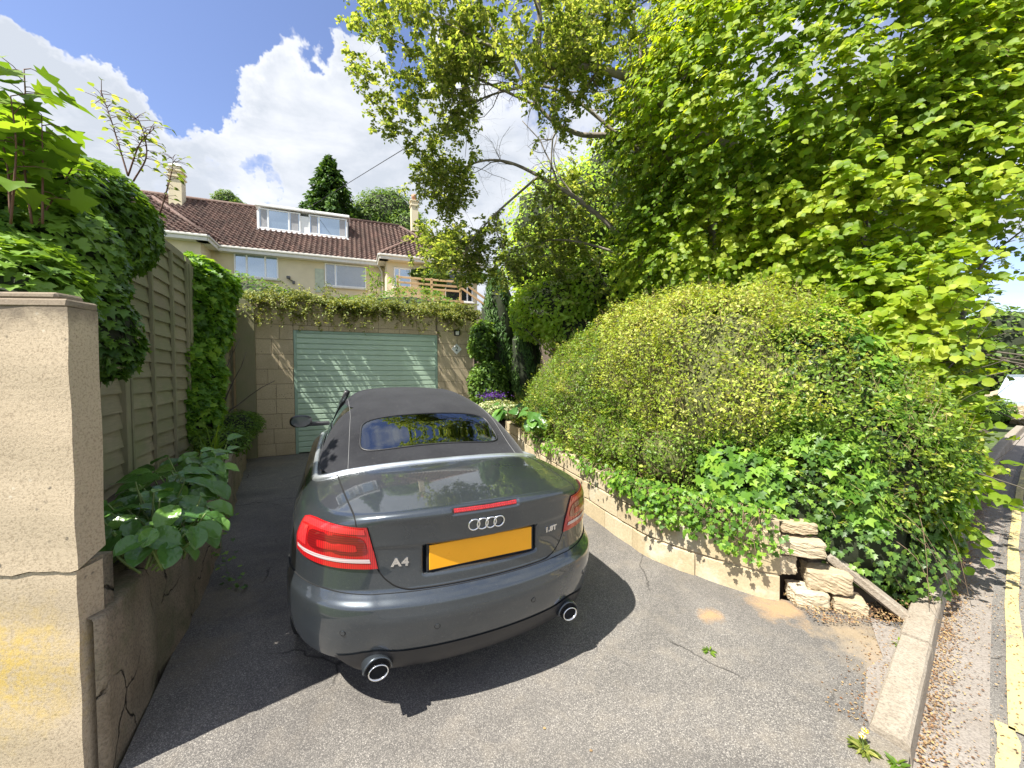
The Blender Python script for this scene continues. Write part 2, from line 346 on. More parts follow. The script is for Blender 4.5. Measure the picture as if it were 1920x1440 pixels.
    def build(s, name, mats, parent=None, smooth=False, **kw):
        by = {}
        order = []
        for f, m in zip(s.f, s.m): by.setdefault(len(f), []).append((f, m))
        Fl = [np.array([f for f, _ in by[k]], np.int32) for k in by]; mi = [m for k in by for _, m in by[k]]
        return npmesh(name, np.array(s.v), Fl, mats, parent, smooth, s.r, mi, **kw)
def polyline(pts, n=12, jit=0.0):
    """Catmull-Rom through the points"""
    P = [np.array(p, float) for p in pts]; P = [2*P[0]-P[1]]+P+[2*P[-1]-P[-2]]; out = []
    for i in range(1, len(P)-2):
        for k in range(n):
            t = k/n; a, b, c, d = P[i-1], P[i], P[i+1], P[i+2]
            out.append(0.5*((2*b)+(-a+c)*t+(2*a-5*b+4*c-d)*t*t+(-a+3*b-3*c+d)*t**3))
    out.append(P[-2])
    return out
def at(px, py, D):      # a spot at true distance D ahead of the camera, measured off the photograph
    u = (px-960)/F_PX; v = (720-py)/F_PX; cr, sr = math.cos(ROLL), math.sin(ROLL); u, v = u*cr-v*sr, u*sr+v*cr
    dy = math.cos(PITCH)+v*math.sin(PITCH); dz = -math.sin(PITCH)+v*math.cos(PITCH)
    return np.array([u/dy*D, D, CAM_H+dz/dy*D])
def ground(px, py, z=0.0):
    a = at(px, py, 1.0); k = (z-CAM_H)/(a[2]-CAM_H); return np.array([a[0]*k, k, z])
# ---------------------------------------------------------------- ground, road, kerbs
YAW = R(25.3); CY, SY = math.cos(YAW), math.sin(YAW)
def lw(o, X, Y, Z=0.0):     # local (right, away) in the drive's own direction, from a world corner o
    return np.array([o[0]+CY*X-SY*Y, o[1]+SY*X+CY*Y, Z])
KA = R(39.0); kd = np.array([math.cos(KA), math.sin(KA)]); kn = np.array([math.sin(KA), -math.cos(KA)])   # along the kerb / towards the road
K0 = np.array([1.60, 1.56])       # near end of the kerb, garden side of its road face
def kp(s, o=0.0, z=0.0, bend=True):          # along the kerb, towards the road, up
    b = 0.012*max(0, s-1.2)**1.6 if bend else 0
    p = K0+kd*s+kn*(o+b+0.03); return (p[0], p[1], z)
def sheet(name, poly, z, mat, **kw):
    m = MB(); m.add([(p[0], p[1], z) for p in poly], [tuple(range(len(poly)))]); return m.build(name, mat, **kw)

sheet('ground', [(-300, -300), (300, -300), (300, 300), (-300, 300)], -0.30, M['grass'], kind='structure')
ss = [-40, -20, -8, -3, 0, 1, 2, 3, 4, 5, 6.5, 8, 10, 13, 17, 22, 28, 36, 50]
def strip(name, o0, o1, z, mat, s0=-40, s1=50, **kw):
    m = MB(); q = [s for s in ss if s0 < s < s1]; q = [s0]+q+[s1]
    vs = [kp(s, o0, z) for s in q]+[kp(s, o1, z) for s in q]; n = len(q)
    m.add(vs, [(i, n+i, n+i+1, i+1) for i in range(n-1)]); return m.build(name, mat, **kw)
ZR = -0.085
strip('road', -0.02, 6.2, ZR, M['road'], kind='structure')
strip('gutter', 0.0, 0.205, ZR+0.006, M['gutter'], s0=-0.6, kind='structure')
def yel(s0, s1, o, name='yellow_line'):
    m = MB(); q = np.linspace(s0, s1, 60); n = len(q)
    e = [o+0.004*math.sin(17*s)+0.002*math.sin(51*s) for s in q]
    m.add([kp(s, a, ZR+0.011) for s, a in zip(q, e)]+[kp(s, a+0.062+0.003*math.sin(29*s), ZR+0.011) for s, a in zip(q, e)], [(i, n+i, n+i+1, i+1) for i in range(n-1)])
    return m
ym = yel(-1.6, 0.62, 0.222); yb = yel(0.60, 30, 0.262)
ym.add(yb.v, yb.f); ym.build('yellow_line', M['yellow'], kind='structure')
# the drive: a slab whose tar reaches the garage
DO = (-4.76, 7.2)        # garage front left corner
dpoly = [(-1.35, 1.0), (-1.583, 1.523), (-2.36, 2.96), (-5.12, 7.35), lw(DO, 0.2, 0.12)[:2], lw(DO, 4.6, 0.12)[:2], (0.1, 7.6), (0.42, 5.55), (0.82, 4.2), (1.08, 3.45), (1.24, 3.2), (1.70, 2.66), (1.86, 2.58), (2.16, 2.42), (2.42, 2.33)]
dpoly += [kp(0.98, -0.12)[:2], kp(0.0, -0.12)[:2], kp(-0.02, 0.0)[:2], kp(-2.6, 0.03)[:2], kp(-2.9, -3.2)[:2]]
mb = MB(); mb.prism([(p[0], p[1]) for p in dpoly][::-1], -0.2, 0.0); mb.build('driveway', M['asphalt'], kind='structure')
# pale mortar bedding between the tar and the kerb
mb = MB(); pp = [kp(0.02, -0.125), kp(1.0, -0.125), kp(1.02, -0.27), kp(0.8, -0.215), kp(0.62, -0.16), kp(0.45, -0.2), kp(0.25, -0.175), kp(0.1, -0.16)]
mb.prism([(p[0], p[1]) for p in pp][::-1], -0.05, 0.005); mb.build('kerb_bedding', M['gutter'], kind='structure')
# kerb stones
def kerbstone(s0, s1, h=0.028):
    m = MB(); n = 7; vs = []; prof = [(-0.125, -0.15), (-0.125, h-0.006), (-0.119, h), (-0.03, h), (-0.012, h-0.004), (-0.002, h-0.016), (0.0, h-0.032), (0.012, -0.15)]
    for i in range(n):
        s = s0+(s1-s0)*i/(n-1)
        for (o, z) in prof: p = kp(s, o+random.uniform(-.0015, .0015), z+(random.uniform(-.0015, .0015) if z > 0 else 0)); vs.append(p)
    k = len(prof); fs = [(i*k+j, (i+1)*k+j, (i+1)*k+(j+1) % k, i*k+(j+1) % k) for i in range(n-1) for j in range(k)]
    fs += [tuple(range(k)), tuple((n-1)*k+j for j in range(k-1, -1, -1))]
    m.add(vs, fs); return m
labs = {0: 'nearest kerb stone with its end open to the drive beside dandelion', 1: 'kerb stone under the trailing ivy where the hedge begins', 2: 'kerb stone in shade below the hazel leaves'}
s = 0.0
for i in range(16):
    L = 0.915; kerbstone(s, s+L-0.008, 0.028+0.012*min(i, 4)).build('kerb_stone', M['kerb'], smooth=False, label=labs.get(i, 'kerb stone further up the road beside the hazel hedge'), cat='kerb', group='kerb stones along the road'); s += L

# soil behind walls: a height sheet
def sstep(a, b, x): t = np.clip((x-a)/(b-a), 0, 1); return t*t*(3-2*t)
wl = [(2.42, 2.33), (2.16, 2.42), (1.86, 2.58), (1.24, 3.2), (1.08, 3.45), (0.82, 4.2), (0.42, 5.55), (0.1, 7.6), (-0.9, 9.2)]
bl = [(-1.583, 1.523), (-2.36, 2.96), (-5.12, 7.35)]
def side(px, py, line):     # signed distance to a polyline, + on its right going along
    best = np.full(px.shape, 1e9); sg = np.zeros(px.shape)
    for (a, b) in zip(line[:-1], line[1:]):
        ax, ay = a; bx, by = b; dx, dy = bx-ax, by-ay; L2 = dx*dx+dy*dy
        t = np.clip(((px-ax)*dx+(py-ay)*dy)/L2, 0, 1); d = np.hypot(px-ax-t*dx, py-ay-t*dy); c = (px-ax)*dy-(py-ay)*dx
        m = d < best-1e-9; best = np.where(m, d, best); sg = np.where(m, np.sign(c), sg)
    return best*sg
gx = np.concatenate([np.arange(-9, 8, 0.12), np.arange(8, 40, 1.0)]); gy = np.concatenate([np.arange(1.2, 10, 0.12), np.arange(10, 60, 1.0)])
X, Y = np.meshgrid(gx, gy); 
dR = side(X, Y, wl)              # right of the wall line = bed
dK = (X-K0[0])*kn[0]+(Y-K0[1])*kn[1]    # + = road side
dL = -side(X, Y, bl)
lx = (X-DO[0])*CY+(Y-DO[1])*SY; ly = -(X-DO[0])*SY+(Y-DO[1])*CY
hill = 0.5+3.9*sstep(2.0, 10, ly)+0.10*np.maximum(0, ly-10)
H = np.full(X.shape, -0.45)
bedR = (dR > 0.10) & (dK < -0.24)
H = np.where(bedR, np.minimum(0.02+0.9*np.maximum(0, -dK-0.24), 0.44+0.10*np.maximum(0, dR-.3)), H)
bedL = (dL > 0.08) & (Y > 1.65); H = np.where(bedL, 0.56, H)
back = ((ly > 0.3) & ((lx > 4.5) | (lx < 0)) | (ly > 5.2)) & (dK < -0.3); H = np.where(back, np.maximum(H, hill*np.clip(-(dK+0.3)/3, 0, 1)), H)
H = H+0.02*np.sin(X*7+np.sin(Y*5))*np.cos(Y*6)
n, k = X.shape; V = np.stack([X.ravel(), Y.ravel(), H.ravel()], 1); I = np.arange(n*k).reshape(n, k)
F = np.stack([I[:-1, :-1], I[:-1, 1:], I[1:, 1:], I[1:, :-1]], -1).reshape(-1, 4)
F = F[(V[F][:, :, 2].max(1) > -0.4)]
npmesh('garden_soil', V, F, M['soil'], smooth=True, kind='structure')

# ---------------------------------------------------------------- masonry
def blockwall(mb, s0, s1, z0, z1, zbase, ch, blen, y=0.0, th=0.012, gap=0.006, at_end=None, seed=0, skip=None, jit=0.0015):
    """running-bond blocks on the front of a wall, in wall coordinates (s, z), standing proud of the mortar at y"""
    rr = random.Random(seed); row = 0; z = zbase
    while z < z1-0.02:
        a, b = max(z, z0), min(z+ch, z1)
        if b-a > 0.03:
            off = -(row % 2)*blen/2+rr.uniform(-.05, .05); s = off-blen*2
            while s < s1:
                L = blen*rr.choice([1, 1, 0.78, 1.12]); p, q = max(s, s0), min(s+L, s1)
                if q-p > 0.04: mb.box(((p+q)/2, y-th/2+rr.uniform(-jit, jit), (a+b)/2), (q-p-gap, th, b-a-gap), bev=0.005, r=rr.random())
                s += L
        z += ch; row += 1
garage = empty('garage', (DO[0], DO[1], 0), YAW, label='stone block garage with flat roof and green slatted door', cat='garage')
GW, GH = 4.26, 2.88; d0, d1, dz = 0.62, 3.43, 2.40
mb = MB()
mb.box((d0/2, 0.11, GH/2), (d0, 0.2, GH), m=1); mb.box(((d1+GW)/2, 0.11, GH/2), (GW-d1, 0.2, GH), m=1); mb.box(((d0+d1)/2, 0.11, (dz+GH)/2), (d1-d0, 0.2, GH-dz), m=1)
mb.box((0.1, 2.7, GH/2), (0.2, 4.96, GH), m=1); mb.box((GW-0.1, 2.7, GH/2), (0.2, 4.96, GH), m=1); mb.box((GW/2, 5.3, GH/2), (GW, 0.2, GH), m=1)
ch = 0.283
blockwall(mb, 0, d0, 0, GH, -0.05, ch, 0.42, 0.01, seed=1); blockwall(mb, d1, GW, 0, GH, -0.05, ch, 0.42, 0.01, seed=2); blockwall(mb, d0, d1, dz, GH, -0.05, ch, 0.42, 0.01, seed=3)
o = mb.build('wall', [M['stone_garage'], M['mortar']], garage)
mb = MB(); mb.box((GW/2, 2.72, GH+0.035), (GW+0.02, 5.40, 0.07), bev=0.008); mb.build('roof', M['bedwall'], garage)
# door
M['greendoor'] = plain('green_paint', (0.43, 0.57, 0.44), 0.42, var=0.07, scale=3, bump=0.06, bs=20)
M['greendark'] = plain('green_frame_paint', (0.28, 0.40, 0.31), 0.5, var=0.1)
dr = MB(); ns = 22; sh = (dz-0.06)/ns
prof = []
for i in range(ns):
    z = 0.015+i*sh; prof += [(0.030, z+0.004), (0.014, z+0.010), (0.008, z+0.022), (0.010, z+sh-0.012), (0.018, z+sh-0.003), (0.030, z+sh)]
vs = [(d0+0.055, y, z) for y, z in prof]+[(d1-0.055, y, z) for y, z in prof]; n = len(prof)
dr.add(vs, [(i, n+i, n+i+1, i+1) for i in range(n-1)]); dr.box(((d0+d1)/2, 0.05, dz/2), (d1-d0-.02, 0.03, dz-.03))
door = dr.build('garage_door', M['greendoor'], garage)
fr = MB(); fr.box((d0+0.029, 0.012, dz/2), (0.052, 0.03, dz-0.004), bev=0.003); fr.box((d1-0.029, 0.012, dz/2), (0.052, 0.03, dz-0.004), bev=0.003); fr.box(((d0+d1)/2, 0.012, dz-0.027), (d1-d0-0.115, 0.03, 0.05), bev=0.003)
fr.build('door_frame', M['greendark'], garage)
hd = MB(); hd.tube([(2.02, -0.01, 1.05), (2.02, -0.05, 1.05), (2.02, -0.055, 0.95)], 0.009, 8); hd.build('handle', M['black'], door)
dp = MB(); dp.tube([(GW+0.06, -0.02, 0.02), (GW+0.06, -0.02, 2.50)], 0.034, 12); dp.box((GW+0.06, -0.02, 2.54), (0.16, 0.12, 0.14), bev=0.02)
for z in (0.5, 1.4, 2.3): dp.box((GW+0.06, -0.02, z), (0.095, 0.085, 0.03))
dp.tube([(GW+0.06, -0.02, 2.58), (GW+0.05, -0.02, 2.8), (GW-0.02, 0.05, 2.86)], 0.03, 10); dp.build('downpipe', M['black'], garage)
def font(name, body, size, mat, parent, loc, rot, ext=0.002, **kw):
    c = bpy.data.curves.new(name, 'FONT'); c.body = body; c.size = size; c.extrude = ext; c.align_x = 'CENTER'; c.align_y = 'CENTER'
    for k, v in kw.items(): setattr(c, k, v)
    t = bpy.data.objects.new('tmp', c); COL.objects.link(t); bpy.context.view_layer.update()
    me = bpy.data.meshes.new_from_object(t.evaluated_get(bpy.context.evaluated_depsgraph_get())); bpy.data.objects.remove(t); bpy.data.curves.remove(c)
    me.materials.clear(); me.materials.append(mat); o = bpy.data.objects.new(name, me); COL.objects.link(o); o.parent = parent; o.location = loc; o.rotation_euler = rot; return o
def gp(X, Y, Z): p = lw(DO, X, Y, Z); return tuple(p)
sg = empty('house_number_sign', gp(3.87, -0.012, 2.10), YAW, label='diamond shaped white house number sign reading 2 on the garage wall', cat='sign')
mb = MB(); mb.box((0, 0, 0), (0.175, 0.012, 0.175), Matrix.Rotation(R(45), 3, 'Y'), bev=0.003); mb.build('plaque', plain('sign_enamel', (0.72, 0.74, 0.70), 0.3, var=0.05), sg)
font('numeral', '2', 0.15, M['dark'], sg, (0, -0.008, 0.0), (R(90), 0, 0))
wlp = empty('wall_lamp', gp(3.87, -0.0, 2.47), YAW, label='small black bulkhead wall lamp above the number sign', cat='lamp')
mb = MB(); mb.box((0, -0.03, 0), (0.12, 0.06, 0.14), bev=0.012); mb.box((0, -0.075, 0.055), (0.13, 0.04, 0.03), bev=0.008); mb.box((-0.058, -0.075, 0), (0.012, 0.04, 0.11)); mb.box((0.058, -0.075, 0), (0.012, 0.04, 0.11)); mb.build('housing', M['black'], wlp)
mb = MB(); mb.box((0, -0.072, -0.012), (0.085, 0.03, 0.085), bev=0.012); mb.build('lens', plain('lamp_glass', (0.75, 0.75, 0.72), 0.2), wlp)
# loose stone pier left of the garage (end of the fence line) and post
# ---- retaining wall on the right: three courses that follow a bent line, height .56
def path_len(pts): return [math.dist(a, b) for a, b in zip(pts[:-1], pts[1:])]
def along(pts, s):
    for a, b in zip(pts[:-1], pts[1:]):
        L = math.dist(a, b)
        if s <= L or b is pts[-1]:
            t = s/L; return (a[0]+(b[0]-a[0])*t, a[1]+(b[1]-a[1])*t), ((b[0]-a[0])/L, (b[1]-a[1])/L)
        s -= L
rwl = [tuple(p[:2]) for p in polyline([(1.80, 2.565), (1.645, 2.655), (1.21, 3.10), (1.03, 3.47), (0.80, 4.2), (0.43, 5.5), (0.12, 7.0), (-0.15, 8.2)], 6)]
tot = sum(path_len(rwl)); rw = MB()
rr = random.Random(5)
for row in range(3):
    s = -rr.uniform(0.0, 0.3) if row else 0.0; hh = 0.19; z0 = -0.01+row*hh
    first = True
    while s < tot:
        L = rr.uniform(0.42, 0.62); a, b = max(0, s), min(s+L, tot)
        if b-a > 0.05:
            n = max(2, int((b-a)/0.08)); vs = []; off = rr.uniform(-.006, .006); g = 0.004; e = 0.006; hz = hh*(0.96 if row < 2 else rr.uniform(0.85, 0.98))
            if row == 2 and a < 0.55: hz *= 0.62
            for i in range(n+1):
                t = a+g+(b-a-2*g)*i/n; (x, y), (dx, dy) = along(rwl, t); nx, ny = dy, -dx       # into the bed
                ed = 0.006 if i in (0, n) else 0
                jj = rr.uniform(-.003, .003)
                for (o_, z_) in [(0.2, 0.0), (0.008+ed+off, 0.0), (off+ed+jj, e), (off+ed+jj+0.002, hz-0.006-e), (0.008+ed+off, hz-0.005), (0.2, hz-0.005)]:
                    vs.append((x+nx*o_, y+ny*o_, z0+z_))
            fs = [(i*6+j, i*6+(j+1) % 6, (i+1)*6+(j+1) % 6, (i+1)*6+j) for i in range(n) for j in range(6)]+[(5, 4, 3, 2, 1, 0), tuple(n*6+j for j in range(6))]
            rw.add(vs, fs, rr.random())
        s += L
# mortar backing
n = 60; vs = []
for i in range(n+1):
    (x, y), (dx, dy) = along(rwl, 0.01+(tot-0.02)*i/n); nx, ny = dy, -dx
    for o_, z_ in [(0.014, -0.05), (0.014, 0.54), (0.18, 0.54), (0.18, -0.05)]: vs.append((x+nx*o_, y+ny*o_, z_))
rw.add(vs, [(i*4+j, i*4+(j+1) % 4, (i+1)*4+(j+1) % 4, (i+1)*4+j) for i in range(n) for j in range(4)], m=1)
rw.build('retaining_wall', [M['stone_wall'], M['mortar_light']], label='low curved retaining wall of honey coloured blocks below the hedge', cat='retaining wall')
# broken stones at its near end
def boulder(c, d, rz=0, rx=0, bev=0.02, jit=0.008):
    m = MB(); rot = (Matrix.Rotation(rz, 3, 'Z') @ Matrix.Rotation(rx, 3, 'X')); 
    nx = 12
    g = [[(i/nx*2-1, j/nx*2-1) for i in range(nx+1)] for j in range(nx+1)]; vs = []; fs = []
    vmap = {}
    def P(x, y, z):
        k = (round(x, 3), round(y, 3), round(z, 3))
        if k not in vmap:
            q = Vector((x, y, z)); r_ = 1+0.0*q.length
            e = Vector([max(-1, min(1, t)) for t in q]); L = (abs(x)**16+abs(y)**16+abs(z)**16)**(1/16); q = q/L
            nz = math.sin(x*3.1+c[0]*31)*math.cos(y*4+c[1]*17)+.6*math.sin(z*5+x*4)+.5*math.sin(x*11+z*9+c[0]*7)*math.sin(y*9+z*8)+.35*math.sin(x*23+y*19+z*21)
            q = Vector((q.x*d[0]/2, q.y*d[1]/2, q.z*d[2]/2))*(1+0.035*nz*(jit/0.008))+Vector([random.uniform(-jit, jit)*0.35 for _ in range(3)])
            vmap[k] = len(vs); vs.append(Vector(c)+rot @ q)
        return vmap[k]
    for ax in range(3):
        for sg_ in (-1, 1):
            for j in range(nx):
                for i in range(nx):
                    q = []
                    for (a, b) in ((i, j), (i+1, j), (i+1, j+1), (i, j+1)):
                        k = [0, 0, 0]; k[ax] = sg_; k[(ax+1) % 3] = a/nx*2-1; k[(ax+2) % 3] = b/nx*2-1; q.append(P(*k))
                    fs.append(tuple(q if sg_ > 0 else q[::-1]))
    m.add(vs, fs); return m
wa = math.atan2(2.33-2.56, 2.42-1.80)
bl_ = [((1.95, 2.61, 0.37), (0.26, 0.18, 0.10), 0.05, 'flat broken coping stone on top of the crumbling wall end'), ((2.10, 2.57, 0.17), (0.24, 0.2, 0.13), -0.05, 'squared pale stone under the broken coping at the wall end'),
       ((1.97, 2.56, 0.05), (0.20, 0.18, 0.11), 0.1, 'cracked cream rubble stone at the foot of the wall end'), ((2.17, 2.47, 0.04), (0.17, 0.14, 0.09), -0.1, 'small rubble stone beside the cracked cream one'),
       ((1.86, 2.66, 0.24), (0.12, 0.16, 0.13), 0.3, 'little dark stone wedged in the gap of the wall'), ((1.97, 2.68, 0.48), (0.22, 0.16, 0.07), 0.1, 'thin stone half hidden by ivy above the broken coping')]
for c, d, dr_, lb in bl_: boulder(c, d, wa+dr_).build('rubble_stone', M['rubble'], smooth=False, label=lb, cat='stone')
mb = MB()
a = Vector((2.15, 2.60, 0.30)); b = Vector((2.44, 2.36, 0.025)); mid = (a+b)/2; dv = b-a
rot = Matrix.Rotation(math.atan2(dv.y, dv.x), 3, 'Z') @ Matrix.Rotation(math.atan2(-dv.z, math.hypot(dv.x, dv.y)), 3, 'Y')
mb.box(mid, (dv.length, 0.07, 0.06), rot, bev=0.01, jit=0.006); mb.build('edging_stone', M['kerb'], label='slanting grey edging slab running down from the wall to the kerb', cat='edging stone')

# ---- left: bed wall, pillar
bw = MB(); pts = [tuple(p[:2]) for p in polyline([(-1.586, 1.435), (-1.597, 1.523), (-1.93, 2.14), (-2.36, 2.96), (-3.6, 5.0), (-4.98, 7.22)], 16)]; tl = sum(path_len(pts)); n = 220; vs = []
prof = [(0.0, -0.05)]+[(0.0, 0.62*i/9) for i in range(10)]+[(0.006, 0.632), (0.03, 0.638), (0.13, 0.636), (0.14, 0.62), (0.14, 0.3)]
for i in range(n+1):
    s = tl*i/n; (x, y), (dx, dy) = along(pts, s); nx, ny = -dy, dx
    wv = min(1, s*2)*0.012*math.sin(s*3.1)+0.007*math.sin(s*11)+0.004*math.sin(s*23)
    for j, (o_, z_) in enumerate(prof):
        q = min(1, s*4)*(wv+0.010*math.sin(z_*9+s*5)+0.006*math.sin(z_*31+s*13)+rr.uniform(-.002, .002)+0.05*(0.6-z_)*(-0.4))
        top = -0.03*max(0, math.sin(s*2.3))*(z_ > .6)
        vs.append((x+nx*(o_+q), y+ny*(o_+q), z_+top))
k = len(prof); bw.add(vs, [(i*k+j, (i+1)*k+j, (i+1)*k+j+1, i*k+j+1) for i in range(n) for j in range(k-1)])
bw.build('bed_wall', M['bedwall'], smooth=True, label='low crumbling concrete edging wall of the left flower bed', cat='garden wall')

PO = at(143, 1000, 1.40); PO = (PO[0], PO[1])
pil = empty('stone_gate_pier', (PO[0], PO[1], 0), R(6), label='cracked weathered stone pier with yellow lichen at the left edge', cat='pier')
def slab(x0, x1, z0, z1, y0, y1, nx, nz, f, m):
    """front-facing rough slab with wavy outline"""
    X_ = np.linspace(x0, x1, nx); Z_ = np.linspace(z0, z1, nz); vs = []; I_ = {}
    for i, x in enumerate(X_):
        for j, z in enumerate(Z_):
            for kk, y in enumerate((y0, y1)):
                I_[(i, j, kk)] = len(vs); vs.append(f(x, y, z, kk))
    fs = []
    for i in range(nx-1):
        for j in range(nz-1):
            fs.append((I_[(i, j, 0)], I_[(i+1, j, 0)], I_[(i+1, j+1, 0)], I_[(i, j+1, 0)])); fs.append((I_[(i, j, 1)], I_[(i, j+1, 1)], I_[(i+1, j+1, 1)], I_[(i+1, j, 1)]))
    for i in range(nx-1):
        fs.append((I_[(i, 0, 0)], I_[(i, 0, 1)], I_[(i+1, 0, 1)], I_[(i+1, 0, 0)])); fs.append((I_[(i, nz-1, 0)], I_[(i+1, nz-1, 0)], I_[(i+1, nz-1, 1)], I_[(i, nz-1, 1)]))
    for j in range(nz-1):
        fs.append((I_[(0, j, 0)], I_[(0, j+1, 0)], I_[(0, j+1, 1)], I_[(0, j, 1)])); fs.append((I_[(nx-1, j, 0)], I_[(nx-1, j, 1)], I_[(nx-1, j+1, 1)], I_[(nx-1, j+1, 0)]))
    m.add(vs, fs)
def wob(x, z): return 0.003*math.sin(11*x+3*z)+0.002*math.sin(23*z+5*x)
ZC = 0.835      # the crack
def ck(x): return 0.004*math.sin(x*34)+0.003*math.sin(x*71+1)
mb = MB()
def fU(x, y, z, kk):
    zz = z if z > ZC+0.012 else ZC+0.0025+ck(x)
    if kk == 1 and z < ZC+0.1: zz = z+0.05
    return (x+wob(z, x)*.7, y+wob(x, z)*(kk == 0), zz)
slab(-1.6, 0.0, ZC, 1.80, 0.0, 0.112, 60, 24, fU, mb)
mb.build('upper_slab', M['pillar'], pil)
mb = MB()
def fL(x, y, z, kk):
    zz = z if z < ZC-0.012 else ZC-0.0025+ck(x)
    e = 0.0
    if x > -0.12: e = 0.0
    return (x+e, y+wob(x, z)*(kk == 0), zz)
slab(-1.6, -0.012, -0.05, ZC, 0.006, 0.11, 60, 40, fL, mb)
mb.build('lower_slab', M['pillar'], pil)
mb = MB(); mb.box((-0.80, 0.056, 1.815), (1.602, 0.118, 0.03), bev=0.006, jit=0.002); mb.box((-0.815, 0.058, 1.842), (1.55, 0.105, 0.024), bev=0.008, jit=0.002); mb.build('coping', M['pillar'], pil)
mb = MB()       # rough side stones under the overhanging slab, seen from the drive
def side_stone(ys, zs, x0, jit=0.006, nY=9, nZ=12):
    y0, y1 = ys; z0, z1 = zs; vs = []
    for i in range(nY+1):
        for j in range(nZ+1):
            y = y0+(y1-y0)*i/nY; z = z0+(z1-z0)*j/nZ; e = 0.012 if i in (0, nY) or j in (0, nZ) else 0
            vs.append((x0-e+0.012*math.sin(9*y+7*z)+0.008*math.sin(21*z+y*5)+random.uniform(-jit, jit)*.5, y, z))
    k = nZ+1; mb.add(vs, [(i*k+j, (i+1)*k+j, (i+1)*k+j+1, i*k+j+1) for i in range(nY) for j in range(nZ)])
side_stone((0.02, 0.13), (0.58, 0.84), -0.02)
mb.box((-0.12, 0.10, 0.40), (0.17, 0.16, 0.86)); mb.build('side_stones', M['bedwall'], pil, smooth=True)

# ---- fence
FL0 = np.array([-1.816, 0.0]); fdir = np.array([-SY, CY])       # plane x = -1.816-.466 D
def fpt(D): return (-1.816-0.4727*D-0.0, D)
fence = empty('lap_fence', (*fpt(1.7), 0.5), R(90)+YAW, label='tall weathered overlapping board fence along the left flower bed', cat='fence')
def fs_(D): return (D-1.7)/CY
def panel(D0, D1, z0=0.0, z1=2.43, bats=()):
    m = MB(); s0, s1 = fs_(D0), fs_(D1); nb = int(math.ceil((z1-z0-0.06)/0.148)); w = 0.212
    for i in range(nb):
        z = z0+0.148*i; n = 10; vs = []; sag = random.uniform(-.010, .010); r = random.random()
        for k_ in range(n+1):
            s = s0+(s1-s0)*k_/n; wv = 0.004*math.sin(s*5+i)+sag*k_/n
            for (y, zz) in [(-0.034, z+wv), (-0.020, z+wv-0.001), (0.006, z+w+wv), (0.0, z+w+wv)]: vs.append((s, y, zz))
        m.add(vs, [(k_*4+j, k_*4+(j+1) % 4, (k_+1)*4+(j+1) % 4, (k_+1)*4+j) for k_ in range(n) for j in range(4)]+[(0, 3, 2, 1), (n*4, n*4+1, n*4+2, n*4+3)], r)
    m.build('lap_panel', M['fence'], fence)
    for b in bats:
        m = MB(); m.box((fs_(b), -0.04, (z0+z1)/2+.01), (0.036, 0.034, z1-z0+0.03), bev=0.003); m.build('batten', M['post'], fence)
    m = MB(); m.box(((s0+s1)/2, -0.012, z1+0.04), (s1-s0, 0.07, 0.02), bev=0.003); m.build('capping', M['fence'], fence)
panel(1.62, 3.31, 0.0, 2.20, (1.65, 2.4)); panel(3.37, 4.96, 0, 2.43, (3.43, 3.90, 4.42, 4.9)); panel(5.02, 6.57, 0, 2.43, (5.08, 5.6, 6.1, 6.5)); panel(6.63, 7.5, 0, 2.38, (6.7, 7.1))
for D in (3.34, 4.99, 6.60):
    m = MB(); m.box((fs_(D), -0.02, 1.22), (0.075, 0.085, 2.5), bev=0.005); m.build('fence_post', M['post'], fence)
gpst = MB(); q = at(463, 700, 7.10); gpst.box((q[0]-.02, q[1], 1.45), (0.31, 0.05, 2.95), Matrix.Rotation(YAW, 3, 'Z'), bev=0.006)
gpst.build('timber_post', M['post'], label='wide greenish timber post closing the gap between fence and garage', cat='post')
# ---------------------------------------------------------------- house on the rise behind
HA = R(22.3); HO = (-13.1, 17.0)
house = empty('house', (*HO, 0), HA, label='long cream stone house with brown pantiled roof, white dormer and hipped wings', cat='house')
EV = 7.36; SL = 0.80; RUN = 3.75; RZ = EV+SL*RUN; B0 = 4.0
W0, W1 = -4.6, 0.05; V0, V1 = 7.22, 11.7; TW = -1.3
mb = MB()
mb.box(((W1+V0)/2, 0.15, (B0+EV)/2), (V0-W1, 0.3, EV-B0)); mb.box(((W0+V1)/2, 4.2, (B0+EV)/2), (V1-W0, 7.6, EV-B0-0.02))
for a, b in ((W0, W1), (V0, V1)): mb.box(((a+b)/2, TW+1.0, (B0+EV)/2-0.01), (b-a, 2.0, EV-B0-0.04))
wall = mb.build('wall', M['render'], house)
def rooftiles():
    m, t, p, co, out = newmat('roof_tiles')
    r = rndattr(t); n = t.noise(co, 1.5, 5, 0.6); f = t.noise(co, 22, 4, 0.7)
    col = t.ramp(r, [(0.1, (0.075, 0.036, 0.028)), (0.5, (0.115, 0.056, 0.042)), (0.9, (0.17, 0.09, 0.068))])
    col = t.mix(t.ramp(n, [(0.4, 0.0), (0.7, 0.5)]), col, (0.10, 0.065, 0.05))
    col = t.mix(t.ramp(f, [(0.50, 0.0), (0.68, 0.75)]), col, (0.30, 0.25, 0.20))
    t.set(p.inputs['Base Color'], col); p.inputs['Roughness'].default_value = 0.8; t.set(p.inputs['Normal'], t.bump(f, 0.4, 0.01)); return m
M['tiles'] = rooftiles(); TP = 0.225; TR = 0.26
